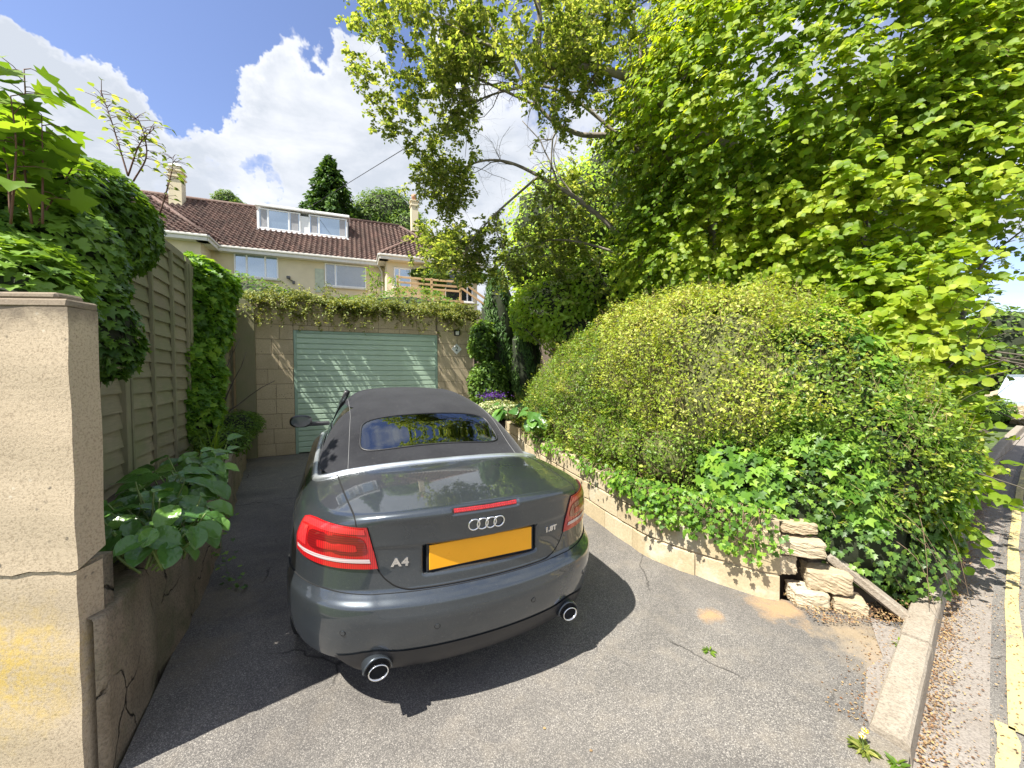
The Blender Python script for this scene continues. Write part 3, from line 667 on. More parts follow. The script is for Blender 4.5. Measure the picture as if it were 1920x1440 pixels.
def tiled(name, O, U, Vd, Lu, Lv, inside, parent):
    O, U, Vd = (np.array(a, float) for a in (O, U, Vd)); U /= np.linalg.norm(U); Vd /= np.linalg.norm(Vd); N = np.cross(U, Vd); N = N if N[2] > 0 else -N
    nu = int(Lu/TP)+1; nv = int(Lv/TR)+1; Vs = []; Fs = []; Rn = []; c = 0
    prof = np.array([(0.0, -0.005), (0.16, 0.035), (0.34, 0.062), (0.52, 0.052), (0.66, 0.010), (0.84, -0.010), (1.0, -0.005)])
    for j in range(nv):
        for i in range(nu):
            if not inside((i+.5)*TP, (j+.5)*TR): continue
            r = random.random(); dz_ = random.uniform(-.004, .004)
            for (vv, hh) in ((-0.05, 0.03), (-0.05, 0.068), (1.0, 0.012)):
                for (a, h) in prof: Vs.append(O+U*(i+a)*TP+Vd*(j+vv)*TR+N*(h*(1 if vv < .5 else 1)+hh-(0.03 if hh == 0.03 else 0)+dz_)); Rn.append(r)
            for q in range(2):
                for e in range(6): Fs.append((c+q*7+e, c+q*7+e+1, c+(q+1)*7+e+1, c+(q+1)*7+e))
            c += 21
    return npmesh(name, np.array(Vs), np.array(Fs), M['tiles'], parent, True, Rn)
sl = math.hypot(1, SL); up = np.array([0, 1, SL])/sl
OV = 0.32
def yz(t): return EV+SL*t
Lsl = (RUN+OV)*sl
def in_main(u, v):
    s = W0-0.4+u; t = -OV+v/sl
    for a, b in ((W0, W1), (V0, V1)):       # under the wings' own roofs
        c_ = (a+b)/2; hw = (b-a)/2+OV
        if abs(s-c_) < hw and t < (hw-abs(s-c_)): return False
    if DM[0] < s < DM[1] and t > 1.6: return False
    # hipped right end
    return s < V1+0.4-max(0, t)*0.95 and s > W0-0.2
DM = (1.47, 5.55)
back = MB()
roof = tiled('roof', (W0-0.4, -OV, yz(-OV)), (1, 0, 0), up, V1-W0+0.8, Lsl, in_main, house)
u2 = MB()
u2.add([(W0-0.4, -OV+.02, yz(-OV)-.02), (V1+0.4, -OV+.02, yz(-OV)-.02), (V1-3.4, RUN, RZ-.03), (W0-0.4, RUN, RZ-.03), (V1+0.4, 2*RUN+OV, yz(-OV)-.02), (W0-0.4, 2*RUN+OV, yz(-OV)-.02)], [(0, 1, 2, 3), (3, 2, 4, 5), (1, 4, 2), (0, 3, 5)], 0.3)
for a, b in ((W0, W1), (V0, V1)):
    c_ = (a+b)/2; hw = (b-a)/2+OV; ap = (c_, TW-OV+hw, yz(-OV)-.02+SL*hw)
    bk = (c_, (ap[2]-EV)/SL, ap[2])
    zf = yz(-OV)-.03
    u2.add([(a-OV, TW-OV, zf), (b+OV, TW-OV, zf), ap, bk, (a-OV, -OV, zf), (b+OV, -OV, zf)], [(0, 1, 2), (1, 5, 3, 2), (0, 2, 3, 4)], 0.3)
    # front hip, then the two sides of each wing
    tiled('roof_hip', (a-OV, TW-OV, zf+.01), (1, 0, 0), up, b-a+2*OV, hw*sl, lambda u, v, hw=hw: abs(u-hw) < hw-v/sl, house)
    side_up = np.array([1, 0, SL])/sl; L2 = bk[1]-(TW-OV)
    tiled('roof_hip', (a-OV, TW-OV, zf+.01), (0, 1, 0), side_up, L2+.2, hw*sl, lambda u, v, hw=hw: v/sl < u+.05 and (TW-OV+u) < -OV+(v/sl)+0.25 and v/sl < hw, house)
    side_up = np.array([-1, 0, SL])/sl
    tiled('roof_hip', (b+OV, TW-OV, zf+.01), (0, 1, 0), side_up, L2+.2, hw*sl, lambda u, v, hw=hw: v/sl < u+.05 and (TW-OV+u) < -OV+(v/sl)+0.25 and v/sl < hw, house)
    h = MB()
    for q in (a-OV, b+OV): h.tube([(q, TW-OV, zf+.06), (ap[0], ap[1], ap[2]+.09)], 0.085, 8)
    h.tube([ap[:2]+(ap[2]+.09,), bk[:2]+(bk[2]+.07,)], 0.085, 8); h.build('hip_tiles', M['tiles'], roof, smooth=True)
u2.build('roof_underlay', M['tiles'], roof)
h = MB(); h.tube([(W0-0.4, RUN, RZ+.07), (V1-3.3, RUN, RZ+.07)], 0.11, 8); h.tube([(V1-3.3, RUN, RZ+.07), (V1+.4, -OV, yz(-OV)+.07)], 0.09, 8); h.build('ridge_tiles', M['tiles'], roof, smooth=True)
# gutters and fascias
g = MB()
def gut(a, b):
    a, b = Vector(a), Vector(b); d = (b-a); L = d.length; c = (a+b)/2; rot = Matrix.Rotation(math.atan2(d.y, d.x), 3, 'Z')
    g.box((c.x, c.y, c.z-0.10), (L, 0.03, 0.18), rot); g.box((c.x, c.y, c.z+0.0), (L+0.05, 0.13, 0.10), rot, bev=0.02)
    nn = rot @ Vector((0, 1, 0)); g.box(c+nn*0.2+Vector((0, 0, -0.185)), (L, 0.42, 0.015), rot)
ze = yz(-OV)-0.02
gut((W1+OV, -OV-.02, ze), (V0-OV, -OV-.02, ze)); gut((W0-OV, TW-OV-.02, ze), (W1+OV, TW-OV-.02, ze)); gut((V0-OV, TW-OV-.02, ze), (V1+OV, TW-OV-.02, ze))
gut((W1+OV+.02, TW-OV, ze), (W1+OV+.02, -OV, ze)); gut((V0-OV-.02, -OV, ze), (V0-OV-.02, TW-OV, ze))
g.build('gutter', M['offwhite'], house)
dp = MB(); dp.tube([(V0-OV-0.05, -OV-.04, ze-.05), (V0-0.12, -0.12, ze-.45), (V0-0.12, -0.1, B0)], 0.045, 8); dp.build('downpipe', M['offwhite'], house, smooth=True)
# windows
def glassmat(name, c, r=0.03):
    m, t, p, co, out = newmat(name); p.inputs['Base Color'].default_value = (*c, 1); p.inputs['Roughness'].default_value = r; p.inputs['Specular IOR Level'].default_value = 0.8
    t.set(p.inputs['Normal'], t.bump(t.noise(co, 0.9, 2), 0.03, 0.05)); p.inputs['Coat Weight'].default_value = 0.6; p.inputs['Coat Roughness'].default_value = 0.02; return m
M['pane'] = glassmat('window_glass', (0.40, 0.50, 0.60)); M['pane'].node_tree.nodes['Principled BSDF'].inputs['Metallic'].default_value = 0.8; M['panedark'] = glassmat('dark_window_glass', (0.02, 0.025, 0.03))
def window(s0, s1, z0, z1, y, divs, curt=(), blinds=(), glass='pane', sill=True, dpth=0.05):
    f = MB(); fw = 0.055; w_ = s1-s0; h_ = z1-z0; cx, cz = (s0+s1)/2, (z0+z1)/2
    for x in (s0+fw/2, s1-fw/2): f.box((x, y-dpth/2, cz), (fw, dpth, h_), bev=0.006)
    for z in (z0+fw/2, z1-fw/2): f.box((cx, y-dpth/2, z), (w_-2*fw, dpth, fw), bev=0.006)
    for dv in divs: f.box((s0+dv*w_, y-dpth/2, cz), (0.07, dpth, h_-2*fw), bev=0.006)
    o = f.build('window', M['white'], house)
    p_ = MB(); p_.box((cx, y-0.012, cz), (w_-2*fw, 0.010, h_-2*fw)); p_.build('pane', M[glass], o)
    for a, b in curt:
        c = MB()
        n = 16; x0, x1 = s0+a*w_, s0+b*w_; vs = []
        for i in range(n+1): x = x0+(x1-x0)*i/n; vs += [(x, y-0.020-0.006*(i % 2), z0+fw), (x, y-0.020-0.006*(i % 2), z1-fw)]
        c.add(vs, [(2*i, 2*i+2, 2*i+3, 2*i+1) for i in range(n)]); c.build('curtain', M['curtain'], o)
    for a, b in blinds:
        z = z0+fw+.02; c = MB()
        while z < z1-fw: c.box((s0+(a+b)/2*w_, y-0.022, z), ((b-a)*w_, 0.004, 0.022), Matrix.Rotation(R(25), 3, 'X')); z += 0.036
        c.build('blind', M['curtain'], o)
    if sill: s_ = MB(); s_.box((cx, y-0.05, z0-0.05), (w_+0.14, 0.16, 0.07), bev=0.01); s_.build('sill', M['offwhite'], o)
    return o
window(0.87, 2.57, 5.92, 6.95, 0.0, (0.28, 0.70))
window(4.50, 6.35, 5.78, 6.86, 0.0, (0.25,), blinds=((0.03, 0.23), (0.28, 0.97)))
sh = MB(); sh.box((4.27, -0.02, 6.0), (0.38, 0.03, 1.12), bev=0.005); sh.build('shutter', plain('sage_shutter', (0.47, 0.52, 0.40), 0.7), house)
window(7.55, 8.35, 5.70, 6.62, TW, (0.32,)); window(10.0, 11.45, 5.2, 6.75, TW, (0.80,), glass='panedark'); window(-3.6, -1.2, 6.1, 6.62, TW, (0.5,))
for s in (3.05, 4.05): v = MB(); v.box((s, -0.006, 6.98), (0.22, 0.012, 0.09)); v.build('air_brick', plain('air_brick', (0.30, 0.13, 0.07), 0.9), house)
# dormer
dz0, dz1 = yz(1.6)-0.02, yz(1.6)+1.08
mb = MB(); mb.box(((DM[0]+DM[1])/2, 2.6, (dz0+dz1)/2-.1), (DM[1]-DM[0], 2.0, dz1-dz0-.2), m=0); mb.box(((DM[0]+DM[1])/2, 2.66, dz1+0.05), (DM[1]-DM[0]+0.16, 2.4, 0.13), bev=0.02)
dm = mb.build('dormer', M['white'], house)
def dwin(a, b, divs, curt): 
    o = window(a, b, dz0+0.05, dz1-0.08, 1.6, divs, curt, sill=False); return o
dwin(DM[0]+0.06, 3.35, (0.23, 0.72), ((0.05, 0.20), (0.76, 0.95))); dwin(3.72, DM[1]-0.05, (0.26,), ((0.05, 0.22), (0.80, 0.95)))
lf = MB(); lf.box(((DM[0]+DM[1])/2, 1.5, dz0-.02), (DM[1]-DM[0]+.1, 0.16, 0.02), Matrix.Rotation(R(38), 3, 'X')); lf.build('lead_flashing', plain('lead', (0.45, 0.45, 0.46), 0.5), dm)
def chimney(s, t, z0, z1, w_, pots):
    m = MB(); m.box((s, t, (z0+z1)/2), (w_, w_, z1-z0), bev=0.01); m.box((s, t, z1-0.25), (w_+.1, w_+.1, 0.08), bev=0.01); m.box((s, t, z1+0.02), (w_+.12, w_+.12, 0.07), bev=0.01)
    c = m.build('chimney', M['render'], roof)
    if pots:
        m = MB(); m.tube([(s, t, z1+.05), (s, t, z1+.25), (s, t, z1+.27), (s, t, z1+.45)], [0.16, 0.14, 0.16, 0.15], 12)
        m.build('chimney_pot', plain('terracotta', (0.42, 0.22, 0.13), 0.8), c, smooth=True)
    else:
        m = MB(); m.box((s, t, z1+.16), (w_*.6, w_*.6, 0.2)); m.add([(s-w_*.5, t-w_*.5, z1+.26), (s+w_*.5, t-w_*.5, z1+.26), (s+w_*.5, t+w_*.5, z1+.26), (s-w_*.5, t+w_*.5, z1+.26), (s, t, z1+.5)], [(0, 1, 4), (1, 2, 4), (2, 3, 4), (3, 0, 4)]); m.build('chimney_cap', M['offwhite'], c)
chimney(9.3, RUN, 10.2, 12.0, 0.42, True); chimney(-2.1, RUN-.6, 9.4, 11.35, 0.52, False)
# security lamp and decking rail in front
def hp(s, t, z): return (HO[0]+math.cos(HA)*s-math.sin(HA)*t, HO[1]+math.sin(HA)*s+math.cos(HA)*t, z)
fl = empty('flood_lamp', hp(2.98, -0.0, 6.02), HA, label='small grey security lamp on the house wall between two windows', cat='lamp')
mb = MB(); mb.box((0, -0.12, 0), (0.16, 0.10, 0.13), bev=0.02); mb.tube([(0, -.1, -.05), (0.1, -.06, -.12), (0.2, -0.02, -.15)], 0.025, 6); mb.box((0.2, -0.04, -.2), (0.10, 0.08, 0.14), bev=0.01); mb.build('housing', plain('grey_plastic', (0.10, 0.10, 0.10), 0.5), fl)
dk = empty('wooden_balustrade', hp(7.5, -3.4, 4.9), HA, label='orange timber deck balustrade in front of the right house wing', cat='balustrade')
DKz = 0.0
def pt(px, py, D): return at(px, py, D)
mb = MB()
for s in (0.0, 1.45, 2.75):
    m = MB(); m.box((s, 0, 0.30), (0.09, 0.09, 1.1), bev=0.005); m.build('deck_post', M['deckwood'], dk)
for z in (0.36, 0.56, 0.78): m = MB(); m.box((1.37, -0.03, z), (2.85, 0.03, 0.085), bev=0.004); m.build('rail', M['deckwood'], dk)
m = MB(); m.box((3.55, -0.03, 0.35), (1.75, 0.04, 0.09), Matrix.Rotation(R(32), 3, 'Y')); m.box((3.55, -0.03, 0.05), (1.75, 0.04, 0.09), Matrix.Rotation(R(32), 3, 'Y')); m.build('stair_rail', M['deckwood'], dk)
m = MB(); m.box((1.4, 0.9, -0.1), (3.0, 1.9, 0.10)); m.build('deck_boards', M['deckwood'], dk)
# overhead wire
wv = MB(); a = np.array(hp(3.1, RUN, RZ+0.12)); b = at(822, 238, 10.0); e = b+(b-a)/np.linalg.norm(b-a)*9
pts = [a+(e-a)*t+np.array([0, 0, -0.35*4*t*(1-t)]) for t in np.linspace(0, 1, 40)]
kk = np.argmin([abs(p[1]-10) for p in pts]); pts = [p+np.array([0, 0, 0.33])*math.sin(math.pi*i/39) for i, p in enumerate(pts)]
wv.tube(pts, 0.011, 5); wv.build('overhead_cable', M['black'], label='thin overhead cable crossing the sky from the house roof', cat='cable')
# orange brick gate pier seen between yew and hedge
bp = MB(); q = at(1043, 612, 8.2); bp.box((q[0], q[1], q[2]-0.75), (0.17, 0.2, 1.5), bev=0.005); bp.build('wooden_post', M['deckwood'], label='short orange timber post showing between yew and clipped hedge', cat='post')

# ---------------------------------------------------------------- far up the road on the right
vw = MB(); c0 = at(1905, 800, 15.0)
van = empty('parked_car', (18.5, 13.6, ZR), R(-52), label='pale silver blue car parked up the road at the right edge', cat='car')
def simple_car(root):
    prof = [(-2.1, .35), (-2.15, .6), (-2.05, .85), (-1.75, .95), (-1.35, 1.38), (-.4, 1.47), (.4, 1.40), (1.05, .98), (1.8, .85), (2.1, .68), (2.15, .4), (2.1, .25), (-2.05, .25)]
    vs = []
    for sx, k in ((-1, 1), (1, 1)):
        for (y, z) in prof: wd = 0.86-(0.16*max(0, z-.9)/.5); vs.append((sx*wd, y, z))
    n = len(prof); m = MB(); m.add(vs, [tuple(range(n)), tuple(range(2*n-1, n-1, -1))]+[(i, n+i, n+(i+1) % n, (i+1) % n) for i in range(n)])
    m.build('body', plain('pale_car_paint', (0.42, 0.50, 0.58), 0.25, var=0.03, coat=0.8), root)
    for sx in (-1, 1):
        m = MB(); q = [(-1.5, .98), (-1.2, 1.32), (-.4, 1.40), (.35, 1.34), (.85, .98)]
        def wd(z): return 0.866-(0.16*max(0, z-.9)/.5)
        m.add([(sx*(wd(z)), y, z) for y, z in q], [tuple(range(5))]); m.build('side_window', M['panedark'], root)
        for y in (-1.3, 1.35):
            m = MB(); m.tube([(sx*.66, y, .31), (sx*.87, y, .31)], 0.31, 20); m.build('wheel', M['black'], root)
    m = MB(); m.add([(-.66, .47, 1.395), (.66, .47, 1.395), (.80, 1.03, 1.0), (-.80, 1.03, 1.0)], [(0, 1, 2, 3)]); m.build('windscreen', M['panedark'], root)
simple_car(van)
for i in range(9):
    c = at(1893+i*9+random.uniform(-3, 3), 770+random.uniform(-8, 24), 12.5+0.2*i); 
    boulder((c[0], c[1], c[2]), (0.45, 0.35, 0.28), random.uniform(-1, 1), jit=0.02).build('wall_stone', M['rubble'], smooth=False, label='rough boundary stone at the foot of a distant verge wall', cat='stone', group='stones of the distant verge wall')
mb = MB(); a = at(1860, 790, 12.8); b = a+np.array([9, 6.2, 0]); dv = b-a
mb.box(((a[0]+b[0])/2, (a[1]+b[1])/2+.2, 0.2), (np.linalg.norm(dv), 0.3, 1.0), Matrix.Rotation(math.atan2(dv[1], dv[0]), 3, 'Z'), bev=0.02, jit=0.01)
mb.build('verge_wall', M['rubble'], label='distant low stone boundary wall past the hazel on the right', cat='wall')
# ---------------------------------------------------------------- the car: a smooth implicit body sampled densely
def paint():
    m, t, p, co, out = newmat('grey_metallic_paint')
    fl = t.voro(co, 900, out='Color'); s_ = t.add('ShaderNodeSeparateColor'); t.set(s_.inputs[0], fl)
    n = t.noise(co, 3, 4, 0.6); dust = t.noise(co, 60, 5, 0.75)
    col = t.mix(t.math('MULTIPLY', s_.outputs[0], 0.5), (0.046, 0.056, 0.066), (0.090, 0.104, 0.118))
    col = t.mix(t.ramp(dust, [(0.58, 0.0), (0.74, 0.16)]), col, (0.30, 0.28, 0.25))
    t.set(p.inputs['Base Color'], col); p.inputs['Metallic'].default_value = 0.62
    t.set(p.inputs['Roughness'], t.ramp(n, [(0.3, 0.26), (0.7, 0.34)]))
    p.inputs['Coat Weight'].default_value = 1.0; t.set(p.inputs['Coat Roughness'], t.ramp(dust, [(0.4, 0.015), (0.75, 0.06)])); p.inputs['Coat IOR'].default_value = 1.55
    return m
M['paint'] = paint()
def cloth():
    m, t, p, co, out = newmat('soft_top_cloth')
    n = t.noise(co, 3.2, 6, 0.65); f = t.noise(co, 420, 3, 0.7); d = t.noise(co, 38, 5, 0.7)
    col = t.mix(t.ramp(n, [(0.35, 0.0), (0.7, 1.0)]), (0.0155, 0.016, 0.019), (0.028, 0.029, 0.033))
    col = t.mix(t.ramp(d, [(0.55, 0.0), (0.75, 0.5)]), col, (0.05, 0.050, 0.052))
    sp = t.voro(co, 34); col = t.mix(t.ramp(sp, [(0.035, 0.55), (0.06, 0.0)]), col, (0.30, 0.28, 0.25))
    t.set(p.inputs['Base Color'], col); p.inputs['Roughness'].default_value = 0.95; p.inputs['Specular IOR Level'].default_value = 0.15
    p.inputs['Sheen Weight'].default_value = 0.12
    t.set(p.inputs['Normal'], t.bump(t.math('ADD', f, t.math('MULTIPLY', n, 1.5)), 0.35, 0.004)); return m
M['cloth'] = cloth(); M['thread'] = plain('seam_thread', (0.20, 0.20, 0.20), 0.8)
M['chrome'] = plain('chrome', (0.86, 0.86, 0.86), 0.08, 1.0, var=0.02)
M['silver'] = plain('brushed_silver', (0.62, 0.64, 0.66), 0.28, 0.9, var=0.05)
M['rubber'] = plain('tyre_rubber', (0.018, 0.018, 0.018), 0.85, var=0.3, bump=0.3)
M['trimblack'] = plain('satin_black_trim', (0.020, 0.020, 0.022), 0.42, var=0.2, scale=20)
M['gap'] = plain('shut_line_black', (0.004, 0.004, 0.004), 0.9)
def lens(name, col, rough=0.06, emi=0.0, pat=0):
    m, t, p, co, out = newmat(name)
    c = col
    if pat:
        g = t.add('ShaderNodeTexWave', wave_type='BANDS', bands_direction='X' if pat == 1 else 'Z', ins={'Vector': co, 'Scale': 38.0 if pat == 1 else 30, 'Distortion': 0.0})
        c = t.mix(t.math('MULTIPLY', g.outputs['Fac'], 0.75), col, tuple(x*0.45 for x in col))
    t.set(p.inputs['Base Color'], c); p.inputs['Roughness'].default_value = 0.3; p.inputs['Coat Weight'].default_value = 1.0; p.inputs['Coat Roughness'].default_value = 0.02
    p.inputs['Subsurface Weight'].default_value = 0.0; return m
M['red'] = lens('red_lens', (0.50, 0.008, 0.012), pat=1); M['reddeep'] = lens('deep_red_lens', (0.20, 0.003, 0.006), pat=2); M['redlight'] = lens('bright_red_lens', (0.72, 0.035, 0.04), pat=1)
M['whitelens'] = lens('clear_lens', (0.62, 0.50, 0.50), pat=2)
def carglass(name, tint, tr):
    m, t, p, co, out = newmat(name)
    t.n.remove(p); g = t.add('ShaderNodeBsdfGlossy', ins={'Roughness': 0.008, 'Color': (0.9, 0.95, 1.0)}); tp = t.add('ShaderNodeBsdfTransparent', ins={'Color': tint})
    fr = t.add('ShaderNodeFresnel', ins={'IOR': 1.75}); ms = t.add('ShaderNodeMixShader'); t.set(ms.inputs[0], t.math('ADD', t.math('MULTIPLY', fr.outputs[0], 1.1), tr, clamp=True))
    t.l.new(tp.outputs[0], ms.inputs[1]); t.l.new(g.outputs[0], ms.inputs[2]); t.l.new(ms.outputs[0], out.inputs[0]); return m
M['rearglass'] = carglass('rear_glass', (0.42, 0.55, 0.58), 0.12); M['screen'] = carglass('windscreen_glass', (0.80, 0.90, 0.90), 0.0); M['sideglass'] = carglass('side_glass', (0.02, 0.025, 0.025), 0.12)

car = empty('convertible_car', (-0.113, 1.763, 0), R(24.83), label='dark grey convertible with black fabric roof and yellow rear plate parked on the drive', cat='car')
car.rotation_euler = (0, 0.008, R(24.83))
def smax(a, b, k): h = np.maximum(k-np.abs(a-b), 0)/k; return np.maximum(a, b)+h*h*k*0.25
def itp(x, xs, ys):      # smooth (monotone cubic) interpolation
    xs = np.array(xs, float); ys = np.array(ys, float); d = np.diff(ys)/np.diff(xs); m = np.zeros_like(ys); m[0] = d[0]; m[-1] = d[-1]
    for i in range(1, len(ys)-1): m[i] = 0 if d[i-1]*d[i] <= 0 else 2*d[i-1]*d[i]/(d[i-1]+d[i])
    x = np.clip(x, xs[0], xs[-1]); i = np.clip(np.searchsorted(xs, x)-1, 0, len(xs)-2); h = xs[i+1]-xs[i]; t = (x-xs[i])/h
    return (2*t**3-3*t**2+1)*ys[i]+(t**3-2*t**2+t)*h*m[i]+(-2*t**3+3*t**2)*ys[i+1]+(t**3-t**2)*h*m[i+1]
def sbox(x, a, b, s): return 1/(1+np.exp(-(x-a)/s))*1/(1+np.exp((x-b)/s))
ZP = [0.15, 0.24, 0.30, 0.42, 0.50, 0.535, 0.565, 0.60, 0.70, 0.80, 0.88, 0.925, 0.95, 1.1]
YP = [0.16, 0.075, 0.045, 0.012, 0.0, 0.002, 0.028, 0.052, 0.058, 0.050, 0.036, 0.026, 0.030, 0.07]
REC = (-0.285, 0.285, 0.648, 0.775)
def Yrear(x, z):
    ax = np.abs(x); y = itp(z, ZP, YP)
    y = y+0.25*ax**2+0.28*ax**4
    y = y+0.006*(1/(1+np.exp((z-0.785)/0.004)))*sbox(z, 0.5, 2, 0.01)*sbox(x, -.49, .49, .01)       # crease under the badge
    y = y+0.038*sbox(x, REC[0], REC[1], 0.004)*sbox(z, REC[2], REC[3], 0.0035)
    y = y+0.014*sbox(x, -0.165, 0.165, 0.003)*sbox(z, 0.912, 0.940, 0.0015)
    return y
def Ztop(x, y):
    z = itp(y, [-.3, 0.03, 0.10, 0.3, 0.6, 0.85, 1.2, 2.4, 3.1, 3.3, 3.9, 4.4, 4.6], [0.90, 0.948, 0.953, 0.968, 0.985, 0.995, 0.985, 0.965, 0.965, 0.96, 0.90, 0.78, 0.65])
    ax = np.abs(x); return z-0.055*ax**2-0.16*ax**4
def Wside(y, z):
    w_ = 0.878-0.10*np.maximum(0, (1.25-y)/1.25)**2-0.16*np.maximum(0, (y-3.6)/1.0)**2
    w_ = w_-0.34*np.maximum(0, z-0.60)**2-0.15*np.maximum(0, 0.40-z)
    w_ = w_-0.012*(1/(1+np.exp(-(z-0.80)/0.012)))*0.8
    w_ = w_+0.010*sbox(z, 0.30, 0.555, 0.012)*sbox(y, -1, 0.75, 0.03)
    w_ = w_+0.020*np.exp(-((y-1.0)/0.42)**2-((z-0.45)/0.28)**2)
    return w_
def Fbody(P):
    x, y, z = P[..., 0], P[..., 1], P[..., 2]
    a = (Yrear(x, z)-y)*0.9; b = np.abs(x)-Wside(y, z); c = z-Ztop(x, y)
    e = smax(a, b, 0.22); e = smax(e, c, 0.032+0.07*np.clip((np.abs(x)-.45)/.35, 0, 1))
    e = smax(e, y-(4.56-0.30*x**2-0.25*x**4), 0.25); e = smax(e, 0.205+0.055*np.clip((np.abs(x)-.50)/.30, 0, 1)**1.5*(y < 1.6)-z, 0.04)
    return e
def cast(Fn, O, D, tmax=2.6, n=90):
    D = D/np.linalg.norm(D, axis=-1, keepdims=True); lo = np.zeros(O.shape[:-1]); hi = np.full(O.shape[:-1], tmax); found = np.zeros(O.shape[:-1], bool)
    prev = np.zeros(O.shape[:-1])
    for i in range(1, n+1):
        t = tmax*i/n; f = Fn(O+D*t); nw = (~found) & (f > 0); lo = np.where(nw, tmax*(i-1)/n, lo); hi = np.where(nw, t, hi); found |= nw
        if found.all(): break
    for _ in range(26):
        mid = (lo+hi)/2; s_ = Fn(O+D*mid[..., None]) > 0; hi = np.where(s_, mid, hi); lo = np.where(s_, lo, mid)
    return O+D*((lo+hi)/2)[..., None]
def grad(Fn, P, h=0.0015):
    g = np.stack([Fn(P+np.eye(3)[k]*h)-Fn(P-np.eye(3)[k]*h) for k in range(3)], -1); return g/np.maximum(np.linalg.norm(g, axis=-1, keepdims=True), 1e-9)
def gridmesh(name, P, mat, parent, keep=None, flip=False, smooth=True, **kw):
    n, k = P.shape[:2]; I = np.arange(n*k).reshape(n, k); F = np.stack([I[:-1, :-1], I[1:, :-1], I[1:, 1:], I[:-1, 1:]], -1).reshape(-1, 4)
    if flip: F = F[:, ::-1]
    V = P.reshape(-1, 3)
    if keep is not None: F = F[keep(V[F].mean(1))]
    return npmesh(name, V, F, mat, parent, smooth, **kw)
def mergegrids(name, Ps, mat, parent, keep=None):
    Vs = []; Fs = []; c = 0
    for P, fl in Ps:
        n, k = P.shape[:2]; I = np.arange(n*k).reshape(n, k)+c; F = np.stack([I[:-1, :-1], I[1:, :-1], I[1:, 1:], I[:-1, 1:]], -1).reshape(-1, 4)
        Fs.append(F[:, ::-1] if fl else F); Vs.append(P.reshape(-1, 3)); c += n*k
    V = np.concatenate(Vs); F = np.concatenate(Fs)
    key = np.round(V, 5); _, inv, first = np.unique(key, axis=0, return_inverse=True, return_index=True)[0], None, None
    u, first, inv = np.unique(key, axis=0, return_index=True, return_inverse=True); inv = inv.ravel()
    V2 = V[first]; F = inv[F]
    if keep is not None: F = F[keep(V2[F].mean(1))]
    return npmesh(name, V2, F, mat, parent, True)
SK = (0.42, 0.45, 4.1, 0.6)
def dens_(a, b, n, c, k):     # samples denser around c
    t = np.linspace(0, 1, n); return a+(b-a)*t
def sk(B): return np.stack([np.clip(B[..., 0], -SK[0], SK[0]), np.clip(B[..., 1], SK[1], SK[2]), np.full(B.shape[:-1], SK[3])], -1)
bx = np.linspace(-1.1, 1.1, 280); bz = np.linspace(0.0, 1.4, 190); by = np.concatenate([np.linspace(-0.3, 1.4, 150), np.linspace(1.4, 4.8, 90)[1:]])
def face(A, B_, f): a, b = np.meshgrid(A, B_, indexing='ij'); G = f(a, b); return cast(Fbody, sk(G), G-sk(G))
rear = face(bx, bz, lambda a, b: np.stack([a, np.full(a.shape, -0.3), b], -1))
front = face(bx[::4], bz[::3], lambda a, b: np.stack([a, np.full(a.shape, 4.8), b], -1))
top = face(bx, by, lambda a, b: np.stack([a, b, np.full(a.shape, 1.4)], -1))
sl_ = face(by, bz, lambda a, b: np.stack([np.full(a.shape, -1.1), a, b], -1)); sr_ = face(by, bz, lambda a, b: np.stack([np.full(a.shape, 1.1), a, b], -1))
WH = [(1.02, 0.315), (3.68, 0.315)]
def keepbody(C):
    k = np.ones(len(C), bool)
    for (y, z) in WH: k &= ~((np.hypot(C[:, 1]-y, C[:, 2]-z) < 0.355) & (np.abs(C[:, 0]) > 0.6))
    k &= ~((C[:, 2] > 0.9) & (np.abs(C[:, 0]) < 0.60) & (C[:, 1] > 1.02) & (C[:, 1] < 3.12))
    k &= ~((np.abs(C[:, 0]) < 0.26) & (C[:, 2] > 0.67) & (C[:, 2] < 0.755) & (C[:, 1] < 0.2) & False)
    return k
body = mergegrids('body', [(rear, False), (front, True), (top, False), (sl_, True), (sr_, False)], M['paint'], car, keepbody)
under = MB(); under.box((0, 2.4, 0.26), (1.15, 3.6, 0.06)); under.box((0, 1.0, 0.5), (1.1, 0.9, 0.5)); under.build('floor_pan', M['dark'], car)
